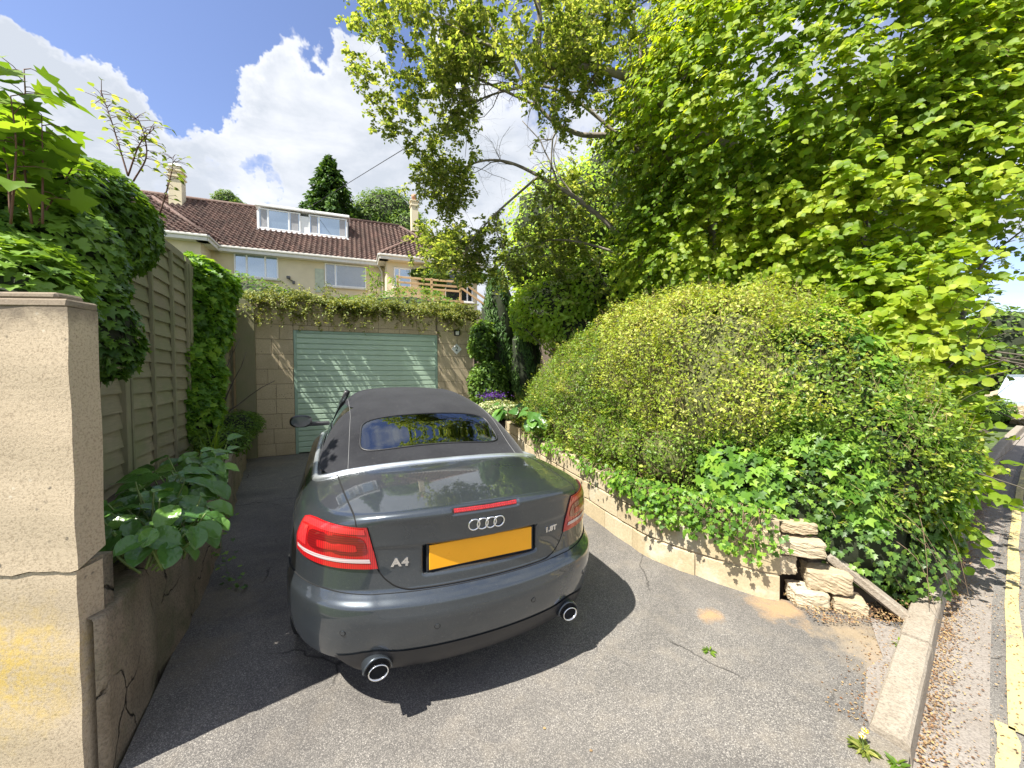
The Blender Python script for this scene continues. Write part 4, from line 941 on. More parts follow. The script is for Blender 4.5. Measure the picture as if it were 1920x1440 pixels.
# wheels
def alloy():
    pass
for i, (y, z) in enumerate(WH):
    for sx in (-1, 1):
        wh = bpy.data.objects.new('wheel', None); COL.objects.link(wh); wh.parent = car; wh.location = (sx*0.765, y, z); 
        m = MB(); n = 48; prof = [(-.105, .22), (-.11, .28), (-.10, .305), (-.08, .315), (.08, .315), (.10, .305), (.11, .28), (.105, .22)]
        vs = []
        for a in range(n):
            t = 2*math.pi*a/n
            for (x, r_) in prof: vs.append((x, r_*math.cos(t), r_*math.sin(t)))
        k = len(prof); m.add(vs, [(a*k+j, a*k+j+1, ((a+1) % n)*k+j+1, ((a+1) % n)*k+j) for a in range(n) for j in range(k-1)]); m.build('tyre', M['rubber'], wh, smooth=True)
        m = MB(); m.tube([(sx*.0, 0, 0), (sx*.09, 0, 0)], 0.06, 16)
        for a in range(7):
            t = 2*math.pi*a/7; rot = Matrix.Rotation(t, 3, 'X'); m.box(rot @ Vector((sx*0.075, 0.13, 0)), (0.03, 0.19, 0.04), rot, bev=0.008)
        q = MB(); vs = []
        for a in range(n):
            t = 2*math.pi*a/n
            for (x, r_) in [(sx*.10, .225), (sx*.09, .205), (-sx*.05, .20)]: vs.append((x, r_*math.cos(t), r_*math.sin(t)))
        m.add(vs, [(a*3+j, a*3+j+1, ((a+1) % n)*3+j+1, ((a+1) % n)*3+j) for a in range(n) for j in range(2)]); m.build('rim', M['silver'], wh, smooth=False)
        m = MB(); vs = []          # wheel arch liner
        for a in range(33):
            t = math.pi*a/32
            for x in (sx*0.50, sx*0.80): vs.append((x, y+0.36*math.cos(t), z+0.36*math.sin(t)))
        m.add(vs, [(2*a, 2*a+1, 2*a+3, 2*a+2) for a in range(32)]); m.add([(sx*.5, y-.35, .3), (sx*.5, y+.35, .3), (sx*.5, y+.35, .66), (sx*.5, y-.35, .66)], [(0, 1, 2, 3)]); m.build('wheel_arch_liner', M['gap'], car)

# ---- skins that sit on the body: trunk lid, lamps, bumper
def lidhalf(b):      # half width of the lid going from front edge (0) to lower edge (1)
    return itp(b, [0, 0.25, 0.50, 0.62, 0.80, 0.93, 1.0], [0.635, 0.60, 0.555, 0.535, 0.490, 0.455, 0.42])
def lidray(a, b, off):
    """a -1..1 across, b 0..1 front to bottom"""
    hw = lidhalf(b); x = a*hw
    yb = 0.80+0.03*0-0.10*np.abs(a)**3*(1-np.clip(b/0.3, 0, 1))*0+0.16*np.abs(a)**2.2
    P0 = np.stack([b*0, yb-0.45, b*0+0.39], -1); P1 = np.stack([b*0, b*0-0.42, b*0-0.012+0.035*np.clip((np.abs(a)-.80)/.2, 0, 1)**2], -1)
    # go round the corner: front edge -> lip -> lower edge
    t = np.clip(b/0.48, 0, 1)[..., None]; u = np.clip((b-0.48)/0.52, 0, 1)[..., None]; C = np.stack([b*0, b*0-0.42, b*0+0.352], -1)
    D = np.where(b[..., None] < 0.48, P0+(C-P0)*t, C+(P1-C)*u)
    O = np.stack([x, b*0+0.45, b*0+0.6], -1); P = cast(Fbody, O, D)
    return P+grad(Fbody, P)*off
aa = np.linspace(-1, 1, 260); bb = np.concatenate([np.linspace(0, 0.42, 60), np.linspace(0.42, 1, 190)[1:]])
A_, B_ = np.meshgrid(aa, bb, indexing='ij'); lidP = lidray(A_, B_, 0.0025)
lid = gridmesh('trunk_lid', lidP, M['paint'], car, flip=True)
def seam(name, P, r, parent, mat='gap', n=5): m = MB(); m.tube([tuple(p) for p in P], r, n, cap=True); return m.build(name, M[mat], parent, smooth=True)
tb = np.linspace(0.0, 1, 140)
edge = np.concatenate([lidray(np.full(140, -1.0), tb, 0.0006), lidray(np.linspace(-1, 1, 120), np.full(120, 1.0), 0.0006)[1:-1], lidray(np.full(140, 1.0), tb[::-1], 0.0006)])
# seam just outside the lid edge
seam('shut_line', edge, 0.0042, lid)
fe = lidray(np.linspace(-1, 1, 90), np.full(90, 0.0), 0.0); seam('shut_line', fe, 0.0035, lid)
def patch(name, fn, na, nb, off, mat, parent, flip=False, **kw):
    a, b = np.meshgrid(np.linspace(0, 1, na), np.linspace(0, 1, nb), indexing='ij'); P = fn(a, b); P = P+grad(Fbody, P)*off
    return gridmesh(name, P, mat, parent, flip=flip, **kw)
def wrap(sx, ang, z):      # horizontal ray from a post inside the corner
    O = np.stack([ang*0+sx*0.36, ang*0+0.62, z], -1); D = np.stack([sx*np.sin(ang), -np.cos(ang), ang*0], -1); return cast(Fbody, O, D)
def lamp_uv(sx):
    def f(a, b):      # a inner->outer, b bottom->top ; edges as in the photograph
        top_z = itp(a, [0, .25, .6, 0.85, 1], [0.884, 0.886, 0.884, 0.876, 0.862]); bot_z = itp(a, [0, .5, .8, 1], [0.692, 0.698, 0.706, 0.722])
        z = bot_z+(top_z-bot_z)*b
        ang0 = 0.235+0.075*(z-0.692)/0.19; ang1 = 1.18-0.20*(1-b)*0+0.03*np.sin(b*3.1)
        return wrap(sx, ang0+(ang1-ang0)*a, z)
    return f
for sx in (-1, 1):
    f = lamp_uv(sx); fl = sx > 0
    tl = patch('tail_light', f, 60, 40, 0.009, M['red'], car, flip=fl)
    # rim of the lamp down to the body
    t = np.linspace(0, 1, 60); z0_, o1 = t*0, t*0+1
    ring = np.concatenate([f(t, z0_), f(o1, t)[1:], f(t[::-1], o1)[1:], f(z0_, t[::-1])[1:]]); g_ = grad(Fbody, ring)
    R2 = np.stack([ring-g_*0.004, ring+g_*0.009], 1); gridmesh('lamp_rim', R2, M['reddeep'], tl, flip=not fl)
    seam('lamp_seal', ring+g_*0.001, 0.0035, tl)
    sub = lambda a0, a1, b0, b1: (lambda a, b: f(a0+(a1-a0)*a, b0+(b1-b0)*b))
    patch('reverse_lens', sub(0.05, 0.95, 0.15, 0.245), 50, 8, 0.0115, M['whitelens'], tl, flip=fl)
    patch('upper_band', sub(0.03, 0.95, 0.84, 0.97), 50, 8, 0.0110, M['redlight'], tl, flip=fl)
    patch('indicator_lens', sub(0.76, 0.95, 0.34, 0.80), 16, 12, 0.0112, M['redlight'], tl, flip=fl)
    def sq(c, e=.45): return np.sign(c)*np.abs(c)**e
    def bowl(a, b): th = 2*math.pi*b; return f(0.39+0.34*a*sq(np.cos(th)), 0.56+0.23*a*sq(np.sin(th)))
    patch('lamp_bowl', bowl, 8, 40, 0.0113, M['reddeep'], tl, flip=not fl)
    def bowl2(a, b): th = 2*math.pi*b; return f(0.36+0.22*a*sq(np.cos(th), .3), 0.50+0.09*a*sq(np.sin(th), .3)+0.0*a)
    patch('lamp_core', bowl2, 8, 40, 0.0125, M['red'], tl, flip=not fl)
# bumper skin
def bump_fn(a, b):
    th = (a*2-1); x = np.sign(th)*np.minimum(np.abs(th)*1.9, 1.1); y = np.where(np.abs(th) < 0.5789, -0.3, -0.3+(np.abs(th)-0.5789)/0.4211*0.98)
    zl = 0.262+0.035*np.clip((np.abs(th)-.30)/.2, 0, 1)**1.3; z = zl+(0.581-zl)*b+0.012*np.clip((np.abs(th)-.3)/.4, 0, 1)*b
    B = np.stack([x, y, z], -1); O = np.stack([np.clip(x, -.42, .42), np.maximum(y, 0.45), z], -1); return cast(Fbody, O, B-O)
bumper = patch('bumper', bump_fn, 320, 80, 0.004, M['paint'], car, flip=True)
t = np.linspace(0, 1, 260); seam('shut_line', bump_fn(t, t*0+1)+grad(Fbody, bump_fn(t, t*0+1))*0.0015, 0.0032, bumper)
def front_off(x, z, off=0.0):      # point on the back of the car at (x, z)
    O = np.stack([x, x*0+0.45, z], -1); P = cast(Fbody, O, np.stack([x*0, x*0-1, x*0], -1)); return P+grad(Fbody, P)*off
def dif(a, b):
    x = (a*2-1)*0.65; ax = np.abs(x)
    zt = 0.335+0.0*ax-0.02*np.clip((ax-.55)/.1, 0, 1)+0.012*np.exp(-((ax-.485)/.06)**2); zb = 0.235+(zt-0.238)*np.clip((ax-0.55)/0.10, 0, 1)**1.3; z = zb+(zt-zb)*b; return front_off(x, z)
patch('lower_valance', dif, 160, 14, 0.009, M['trimblack'], bumper, flip=True)
for x in (-0.62, -0.24, 0.24, 0.62):
    p = front_off(np.array([x]), np.array([0.435]))[0]; g_ = grad(Fbody, p[None])[0]; q = g_.copy()
    m = MB(); m.tube([tuple(p-g_*0.002), tuple(p+g_*0.0065)], 0.0105, 20); m.build('parking_sensor', M['paint'], bumper); seam('sensor_ring', [p+g_*0.0045+0.0125*(np.cross(g_, [0, 0, 1])*math.cos(u)+np.array([0, 0, 1])*math.sin(u)) for u in np.linspace(0, 2*math.pi, 24)], 0.0012, bumper)
def ering(cx, cy, cz, rx, rz, y, n=32): return [(cx+rx*math.cos(2*math.pi*i/n), y, cz+rz*math.sin(2*math.pi*i/n)) for i in range(n)]
for sx in (-1, 1):
    cx, cz = sx*0.485, 0.272; yb = 0.075
    prof = [(0.041, 0.033, 0.20), (0.042, 0.034, -0.005), (0.0425, 0.0345, -0.012), (0.041, 0.033, -0.015), (0.0375, 0.0295, -0.013), (0.036, 0.028, 0.0), (0.035, 0.027, 0.16)]
    vs = []
    for (rx, rz, y) in prof: vs += ering(cx, 0, cz, rx, rz, yb+y)
    m = MB(); m.add(vs, [(i*32+j, (i+1)*32+j, (i+1)*32+(j+1) % 32, i*32+(j+1) % 32) for i in range(len(prof)-1) for j in range(32)]); ex = m.build('exhaust_tip', M['chrome'], car, smooth=True)
    m = MB(); m.add(ering(cx, 0, cz, .038, .028, yb+.10), [tuple(range(32))]); m.build('bore', M['gap'], ex)
    # cut-out surround
    vs = []
    for (k_, dy_) in ((1.62, 0.06), (1.58, -0.012), (1.50, -0.022), (1.40, -0.016), (1.36, 0.02)):
        for i in range(25):
            u = math.pi*(0.02+0.96*i/24); vs.append((cx+0.043*k_*0.93*math.cos(u), yb+0.022+dy_, cz-0.008+0.0375*k_*math.sin(u)*1.08))
    m = MB(); m.add(vs, [(r_*25+j, (r_+1)*25+j, (r_+1)*25+j+1, r_*25+j+1) for r_ in range(4) for j in range(24)]); m.build('exhaust_surround', M['paint'], bumper, smooth=True)
    m = MB(); m.add(ering(cx, 0, cz+0.002, .050, .041, yb+.010), [tuple(range(32))]); m.build('exhaust_recess', M['gap'], bumper)
# number plate in its recess, badges, third brake light
M['plate'] = plain('yellow_plate', (0.95, 0.42, 0.012), 0.35, var=0.03)
yp = float(front_off(np.array([0.0]), np.array([0.71]))[0][1])
np_ = MB(); np_.box((0, yp-0.018, 0.716), (0.522, 0.006, 0.113), bev=0.002); pl = np_.build('number_plate', M['plate'], car); pl.rotation_euler = (0, 0, 0)
m = MB(); m.box((0, yp-0.009, 0.714), (0.545, 0.012, 0.128), bev=0.004); m.build('plate_holder', M['trimblack'], pl)
for x in (-.17, .17): m = MB(); m.tube([(x, yp-.0205, .716), (x, yp-.0225, .716)], .006, 12); m.build('plate_screw', M['plate'], pl)
bp_ = patch('brake_light', lambda a, b: front_off((a*2-1)*0.158, 0.9155+0.021*b), 60, 6, 0.004, lens('brake_lens', (0.42, 0.01, 0.015), pat=0), car, flip=True)
m = MB()
for i in range(27):
    x = -0.150+i*0.300/26
    for zz in (0.922, 0.931): p = front_off(np.array([x]), np.array([zz]), 0.005)[0]; m.box(tuple(p), (0.006, 0.002, 0.005), bev=0.0008)
m.build('diodes', M['redlight'], bp_)
m = MB()
for i in range(4):
    cx = -0.0615+i*0.041; P = []
    n = 40; vs = []
    for k_ in range(n):
        u = 2*math.pi*k_/n
        for (r_, h_) in ((0.0232, 0.0), (0.0235, 0.005), (0.0265, 0.0065), (0.0295, 0.005), (0.0298, 0.0)):
            vs.append((cx+r_*math.cos(u), r_*math.sin(u), h_+0.0012*i))
    A = np.array(vs); base = front_off(A[:, 0], 0.852+A[:, 1]); g_ = grad(Fbody, base); V = base+g_*(A[:, 2:3]+0.002)
    m.add(V, [(k_*5+j, k_*5+j+1, ((k_+1) % n)*5+j+1, ((k_+1) % n)*5+j) for k_ in range(n) for j in range(4)])
m.build('emblem', M['chrome'], lid, smooth=True)
def badge(txt, x, z, size, sp=1.0):
    ob = font('badge', txt, size, M['chrome'], lid, (0, 0, 0), (0, 0, 0), ext=0.0022, space_character=sp, offset=0.0022)
    me = ob.data; n = len(me.vertices); A = np.empty(n*3, np.float32); me.vertices.foreach_get('co', A); A = A.reshape(-1, 3).astype(float)
    base = front_off(A[:, 0]*1.15+x, A[:, 1]+z); V = base+grad(Fbody, base)*(A[:, 2:3]+0.004)
    me.vertices.foreach_set('co', V.astype(np.float32).ravel()); me.update()
badge('A4', -0.385, 0.712, 0.050, 1.15); badge('1.8T', 0.385, 0.735, 0.036, 1.05)

# ---- soft top
def zt2(y): return itp(y, [0.55, 0.76, 0.84, 1.0, 1.33, 1.55, 1.8, 2.1, 2.5, 2.85, 3.05], [0.86, 0.955, 0.99, 1.066, 1.252, 1.330, 1.384, 1.415, 1.412, 1.365, 1.31])
def Ftop(P):
    x, y, z = P[..., 0], P[..., 1], P[..., 2]; ax = np.abs(x)
    c = (z-(zt2(y-0.10*ax**2.4)-0.15*ax**2-0.05*ax**4))*0.9
    w_ = 0.740-0.38*np.maximum(z-0.95, 0)-0.30*np.maximum(z-0.95, 0)**2-0.06*np.clip((y-1.6)/1.4, 0, 1)**2-0.05*np.maximum(0, (1.3-y)/0.6)**2
    e = smax(c, ax-w_, 0.16); e = smax(e, (0.775+0.12*ax**2+0.35*ax**4)-y, 0.05)
    e = smax(e, y-(2.95-0.12*ax**2), 0.04)
    return e-0.003*np.exp(-((y-2.15)/0.03)**2)*(z > 1.2)
def tcast(O, D): return cast(Ftop, O, D, 1.6, 80)
nx, ny = 200, 240
ax_ = np.linspace(-1.0, 1.0, nx); ay_ = np.linspace(0.3, 3.3, ny)
# dome projection: aim at a box above
Ga, Gb = np.meshgrid(ax_, ay_, indexing='ij'); G = np.stack([Ga, Gb, np.full(Ga.shape, 1.6)], -1); O = np.stack([np.clip(Ga, -.35, .35), np.clip(Gb, 1.05, 2.7), np.full(Ga.shape, 0.90)], -1); tp = tcast(O, G-O)
gz = np.linspace(0.93, 1.6, 70)
def tface(A, Bq, f): a, b = np.meshgrid(A, Bq, indexing='ij'); G = f(a, b); O = np.stack([np.clip(G[..., 0], -.35, .35), np.clip(G[..., 1], 1.05, 2.7), np.full(a.shape, 0.90)], -1); return tcast(O, G-O)
tr_ = tface(ax_, gz, lambda a, b: np.stack([a, a*0+0.3, b], -1)); tf_ = tface(ax_, gz, lambda a, b: np.stack([a, a*0+3.3, b], -1))
tl_ = tface(ay_, gz, lambda a, b: np.stack([a*0-1.0, a, b], -1)); trr = tface(ay_, gz, lambda a, b: np.stack([a*0+1.0, a, b], -1))
# rear window outline on the cloth: rounded rectangle in (x, y)
def win_xy(u, v, k=1.0):     # u,v in -1..1 disc-square
    r = (np.abs(u)**5+np.abs(v)**5)**(1/5); m_ = np.maximum(np.abs(u), np.abs(v)); s_ = np.where(r > 1e-9, m_/np.maximum(r, 1e-9), 1)
    u2, v2 = u*s_*k, v*s_*k; v3 = v2
    hw = 0.500-0.035*(v3+1)/2*1.0; x = u2*hw; y = 1.158+0.160*v3+0.012*np.abs(x)**2*v3+0.10*np.abs(x)**2.2; return x, y
def on_top(x, y): O = np.stack([x, y, x*0+0.8], -1); return tcast(O, np.stack([x*0, x*0, x*0+1], -1))
def keeptop(C):
    k = np.ones(len(C), bool); x, y = C[:, 0], C[:, 1]; hw = 0.4825; v = (y-1.158-0.10*np.abs(x)**2.2)/0.160; u = x/(0.500-0.035*(v+1)/2)
    k &= ~((np.abs(u)**5+np.abs(v)**5 < 0.93) & (C[:, 2] > 0.95))
    k &= ~((C[:, 2] < 1.285) & (C[:, 2] > 0.985) & (y > 1.62) & (y < 2.86) & (np.abs(x) > 0.45))
    return k & (C[:, 2] > 0.93)
soft = mergegrids('soft_top', [(tp, False), (tr_, False), (tf_, True), (tl_, True), (trr, False)], M['cloth'], car, keeptop)
U_, V_ = np.meshgrid(np.linspace(-1, 1, 90), np.linspace(-1, 1, 50), indexing='ij')
x, y = win_xy(U_, V_); P = on_top(x, y); gl = gridmesh('rear_window', P+grad(Ftop, P)*0.001, M['rearglass'], soft)
u = np.linspace(0, 2*math.pi, 200); cu, su = np.cos(u), np.sin(u); m_ = np.maximum(np.abs(cu), np.abs(su))
x, y = win_xy(cu/m_, su/m_); P = on_top(x, y); seam('window_seal', P+grad(Ftop, P)*0.001, 0.007, gl, 'trimblack', 6)
# stitched seams on the cloth
for sx in (-1, 1):
    yy = np.linspace(0.86, 2.9, 80); xx = sx*(0.575-0.035*np.clip((yy-.86)/0.6, 0, 1)-0.02*(yy-.86)/2); P = on_top(xx, yy); seam('cloth_seam', P+grad(Ftop, P)*0.0004, 0.0016, soft, 'thread')
# side glass and screen
for sx in (-1, 1):
    Y_, Z_ = np.meshgrid(np.linspace(1.62, 2.86, 30), np.linspace(0.96, 1.29, 14), indexing='ij'); O = np.stack([Y_*0+sx*.3, Y_, Z_], -1); P = tcast(O, np.stack([Y_*0+sx, Y_*0, Y_*0], -1)); gridmesh('side_window', P-grad(Ftop, P)*0.006, M['sideglass'], car)
X_, T_ = np.meshgrid(np.linspace(-1, 1, 30), np.linspace(0, 1, 16), indexing='ij')
gridmesh('windscreen', np.stack([X_*(0.56+0.10*(1-T_)), 2.93+0.50*(1-T_)-0.12*X_**2, 0.97+0.36*T_-0.03*X_**2*T_], -1), M['screen'], car)
for sx in (-1, 1):
    m = MB(); m.tube([(sx*.66, 3.20, 0.95), (sx*.57, 2.98, 1.20), (sx*.51, 2.84, 1.36)], 0.030, 8)
    m.build('windscreen_pillar', M['trimblack'], car, smooth=True)
for sx in (-1, 1): m = MB(); m.add([(sx*.70, 2.84, .95), (sx*.70, 3.18, .95), (sx*.60, 2.9, 1.2), (sx*.56, 2.82, 1.29)], [(0, 1, 2, 3)]); m.build('quarter_window', M['sideglass'], car)
# bright strip that frames the foot of the roof
th = np.linspace(-1, 1, 220)
def foot(th):
    s_ = np.abs(th); x = np.where(s_ < 0.42, s_/0.42*0.60, 0.60+0.155*np.sin(np.clip((s_-0.42)/0.12, 0, 1)*math.pi/2)); y = np.where(s_ < 0.42, 0.782+0.13*(s_/0.42*0.6)**2+0.30*(s_/0.42*.6)**4, 0.868+0.17*(1-np.cos(np.clip((s_-0.42)/0.12, 0, 1)*math.pi/2)))
    y = np.where(s_ > 0.54, 1.038+(s_-0.54)/0.46*2.1, y); x = np.where(s_ > 0.54, 0.755+0.015*np.sin((s_-.54)/.46*math.pi), x); return np.sign(th)*x, y
fx, fy = foot(th); O = np.stack([fx, fy, fx*0+0.5], -1); P = cast(Fbody, O, np.stack([fx*0, fx*0, fx*0+1], -1)); 
T = np.gradient(P, axis=0); T /= np.linalg.norm(T, axis=1, keepdims=True); N = grad(Fbody, P); N[:, 2] = np.maximum(N[:, 2], .3); N /= np.linalg.norm(N, axis=1, keepdims=True); Bn = np.cross(T, N)
prof = [(-0.022, -0.006), (-0.022, 0.007), (-0.013, 0.016), (0.004, 0.018), (0.015, 0.012), (0.021, 0.003), (0.021, -0.006)]
G = np.stack([P+Bn*a+N*b for a, b in prof], 1); gridmesh('roof_foot_strip', G, plain('satin_silver_trim', (0.72, 0.76, 0.78), 0.34, 0.85, var=0.03), car)
# left/right door mirrors
for sx in (-1, 1):
    mi = bpy.data.objects.new('door_mirror', None); COL.objects.link(mi); mi.parent = car; mi.location = (sx*0.935, 2.92, 1.055); mi.scale = (.9, .9, .9)
    n1, n2 = 24, 16; a, b = np.meshgrid(np.linspace(0, 2*math.pi, n1), np.linspace(0, math.pi, n2), indexing='ij')
    def se(c, e): return np.sign(c)*np.abs(c)**e
    G = np.stack([sx*0.115*se(np.sin(b), .7)*se(np.cos(a), .75)*(1-0.15*np.cos(b)), 0.06*se(np.cos(b), .8)*1.0, 0.072*se(np.sin(b), .7)*se(np.sin(a), .75)], -1); G[..., 0] += sx*0.02
    gridmesh('mirror_shell', G, M['trimblack'], mi)
    m = MB(); m.add([(sx*(0.02+0.098*math.cos(u)), -0.0625, 0.058*math.sin(u)) for u in np.linspace(0, 2*math.pi, 28)[:-1]], [tuple(range(27))]); m.build('mirror_glass', plain('mirror_glass', (.06, .07, .08), .05, 0.0, spec=.8), mi)
    m = MB(); m.box((-sx*0.16, 0.0, -0.035), (0.24, 0.06, 0.045), bev=0.012); m.build('mirror_arm', M['trimblack'], mi)
# fin aerial stub, filler door seam, inside
m = MB()
def loft(profile_pts, c, r=None): pass
seatm = plain('grey_leather', (0.10, 0.105, 0.115), 0.55, var=0.1)
for (x, y, zb, hgt) in ((-0.36, 1.85, .55, .50), (0.36, 1.85, .55, .50), (-0.37, 2.55, .55, .58), (0.37, 2.55, .55, .58)):
    st = MB(); st.box((x, y, zb+hgt/2), (0.46, 0.14, hgt), Matrix.Rotation(R(12), 3, 'X'), bev=0.05); st.box((x, y+.25, .50), (0.48, 0.5, 0.16), bev=0.05); s1 = st.build('seat', seatm, car, smooth=False)
    if y > 2: hr = MB(); hr.box((x, y-0.06, zb+hgt+.10), (0.26, 0.10, 0.17), bev=0.045); hr.build('headrest', seatm, s1)
m = MB()
for cx in (-0.43, -0.27, 0.27, 0.43):
    m = MB(); m.tube([(cx-0.062, 1.64, 0.90), (cx-0.062, 1.64, 1.10)]+[(cx-0.062*math.cos(u), 1.64, 1.10+0.06*math.sin(u)) for u in np.linspace(0.2, math.pi-.2, 12)]+[(cx+0.062, 1.64, 1.10), (cx+0.062, 1.64, 0.90)], 0.010, 8); m.build('roll_hoop', M['silver'], car, smooth=True)
m = MB(); m.box((0, 1.42, 0.93), (1.1, 0.75, 0.03)); m.box((0, 3.05, 0.90), (1.25, 0.35, 0.18), bev=0.05); m.build('dashboard', M['trimblack'], car)
m = MB(); m.tube([(-.37+0.18*math.cos(u), 2.88-0.05*math.sin(u), 0.93+0.17*math.sin(u)) for u in np.linspace(0, 2*math.pi, 30)], 0.015, 8); m.build('steering_wheel', M['trimblack'], car, smooth=True)
# ---------------------------------------------------------------- plants
def fan(outline, c=(0, 0.45), fold=0.25, droop=0.25, wave=0.0):
    """leaf: outline of (x, y) starting at the stalk, going round; folded on the midrib"""
    P = [(c[0], c[1])]+list(outline); V = []
    for i, (x, y) in enumerate(P): V.append((x, y, fold*abs(x)-droop*y*y*0.5+(wave*((-1)**i) if i else 0)))
    n = len(outline); F = [(0, 1+i, 1+(i+1) % n) for i in range(n)]
    return np.array(V, float), np.array(F)
def mirror(half): return half+[(-x, y) for x, y in half[::-1] if abs(x) > 1e-6]
T_IVY = fan(mirror([(0, 0), (0.28, -0.10), (0.62, 0.12), (0.36, 0.36), (0.52, 0.66), (0.22, 0.66), (0, 1.05)]), (0, .35), 0.22, 0.2)
T_HAZEL = fan(mirror([(0, 0), (0.24, -0.02), (0.44, 0.22), (0.50, 0.48), (0.42, 0.74), (0.17, 0.90), (0, 1.08)]), (0, .48), 0.22, 0.45, 0.02)
T_OVAL = fan(mirror([(0, 0), (0.26, 0.25), (0.30, 0.55), (0, 1.0)]), (0, .45), 0.35, 0.3)
T_LAN = fan(mirror([(0, 0), (0.16, 0.3), (0.13, 0.7), (0, 1.0)]), (0, .5), 0.4, 0.4)
T_TINY = (np.array([(0, 0, 0), (0.26, 0.5, 0.08), (0, 1.0, -.06), (-0.26, 0.5, 0.08)]), np.array([(0, 1, 2), (0, 2, 3)]))
T_SYC = fan(mirror([(0, 0), (0.30, -0.12), (0.35, 0.10), (0.72, 0.16), (0.50, 0.34), (0.66, 0.66), (0.30, 0.60), (0.22, 0.82), (0, 1.15)]), (0, .35), 0.15, 0.3, 0.015)
T_NEEDLE = (np.array([(-.05, 0, 0), (.05, 0, 0), (.02, 1, -.1), (-.02, 1, -.1)]), np.array([(0, 1, 2), (0, 2, 3)]))
def unit(a): return a/np.maximum(np.linalg.norm(a, axis=-1, keepdims=True), 1e-9)
def leafmesh(name, P, N, Tp, S, tmpl, mat, parent=None, rnd=None, **kw):
    V0, F0 = tmpl; n = len(P); N = unit(N); Tp = Tp-N*(Tp*N).sum(1, keepdims=True); Tp = unit(Tp); X_ = np.cross(Tp, N)
    S = np.broadcast_to(np.asarray(S, float).reshape(-1, 1, 1), (n, 1, 1))
    V = P[:, None, :]+S*(V0[None, :, 0:1]*X_[:, None, :]+V0[None, :, 1:2]*Tp[:, None, :]+V0[None, :, 2:3]*N[:, None, :])
    F = F0[None]+(np.arange(n)*len(V0))[:, None, None]
    r = rng.random(n) if rnd is None else rnd
    return npmesh(name, V.reshape(-1, 3), F.reshape(-1, 3), mat, parent, True, np.repeat(r, len(V0)), **kw)
def rdir(n): return unit(rng.normal(size=(n, 3)))
def clumpfield(P, sc, seed=0):      # smooth random field for light and dark, dense and thin clumps
    r_ = np.random.default_rng(seed); f = np.zeros(len(P))
    for k in range(7): d = r_.normal(size=3); f += np.sin(P@(d*sc)+r_.random()*6.28)
    return f/7**.5
def blobs_pts(bl, n, shell=0.5, seed=1):
    """points in a union of ellipsoids, weighted to their outer shell; returns points and outward normals"""
    r_ = np.random.default_rng(seed); vol = np.array([b[1][0]*b[1][1]+b[1][1]*b[1][2]+b[1][0]*b[1][2] for b in bl]); k = r_.choice(len(bl), n, p=vol/vol.sum())
    C = np.array([b[0] for b in bl], float)[k]; Rr = np.array([b[1] for b in bl], float)[k]; d = r_.normal(size=(n, 3)); d /= np.linalg.norm(d, axis=1, keepdims=True)
    rad = shell+(1-shell)*r_.random(n)**0.6; P = C+d*Rr*rad[:, None]; N = unit(d/Rr)
    ins = np.zeros(n, int)
    for c, rr_ in bl: ins += (((P-np.array(c))/(np.array(rr_)*shell*0.95))**2).sum(1) < 1
    ok = ins < 1
    return P[ok], N[ok]
def sprays(C, Dr, L, k, size, flat=0.5, up=0.6, seed=3, droop=0.25, out=None):
    """leafy twigs: k leaves alternate along each twig. returns P,N,T,S and twig polylines"""
    r_ = np.random.default_rng(seed); n = len(C); L = L*r_.uniform(.6, 1.25, n); Dr = unit(Dr)
    t = (np.arange(k)+.5)/k; side_ = np.where(np.arange(k) % 2, 1.0, -1.0)
    upv = np.array([0, 0, 1.0]); X_ = unit(np.cross(Dr, upv+0.15*r_.normal(size=(n, 3)))); Nn = unit(np.cross(X_, Dr)); Nn *= np.sign(Nn[:, 2:3]+1e-6)
    P = C[:, None, :]+Dr[:, None, :]*(L[:, None, None]*t[None, :, None])+np.array([0, 0, -1])[None, None]*(droop*L[:, None, None]*(t**2)[None, :, None])
    T = Dr[:, None, :]*0.55+X_[:, None, :]*side_[None, :, None]+0.30*r_.normal(size=(n, k, 3)); T[..., 2] -= 0.2
    N = Nn[:, None, :]*flat+upv*up+0.38*r_.normal(size=(n, k, 3))
    if out is not None: N = N+out[:, None, :]
    S = size*r_.uniform(.55, 1.3, (n, k))*(0.75+0.45*np.sin(np.pi*np.clip(t, .1, .9)))[None]
    tw = (C, C+Dr*L[:, None]*.5+np.array([0, 0, -1])*(droop*L*.25)[:, None], C+Dr*L[:, None]+np.array([0, 0, -1])*(droop*L)[:, None])
    return P.reshape(-1, 3), N.reshape(-1, 3), T.reshape(-1, 3), S.reshape(-1), tw
def twigs(name, tw, rad, mat, parent, **kw):
    A, B, Cc = tw; n = len(A); V = []; 
    for P, r_ in ((A, rad), (B, rad*.7), (Cc, rad*.25)):
        for a in range(3): ang = 2.094*a; V.append(P+np.array([math.cos(ang)*r_, math.sin(ang)*r_, 0.3*r_*math.cos(ang+1)]))
    V = np.stack(V, 1); F = []
    for q in range(2):
        for a in range(3): F.append((q*3+a, q*3+(a+1) % 3, (q+1)*3+(a+1) % 3, (q+1)*3+a))
    F = np.array(F)[None]+(np.arange(n)*9)[:, None, None]; return npmesh(name, V.reshape(-1, 3), F.reshape(-1, 4), mat, parent, True, **kw)
def branches(name, polys, mat, parent, n=6, **kw):
    m = MB()
    for pts, r0, r1 in polys:
        k = len(pts); m.tube(pts, [r0+(r1-r0)*i/(k-1) for i in range(k)], n)
    return m.build(name, mat, parent, smooth=True, **kw)
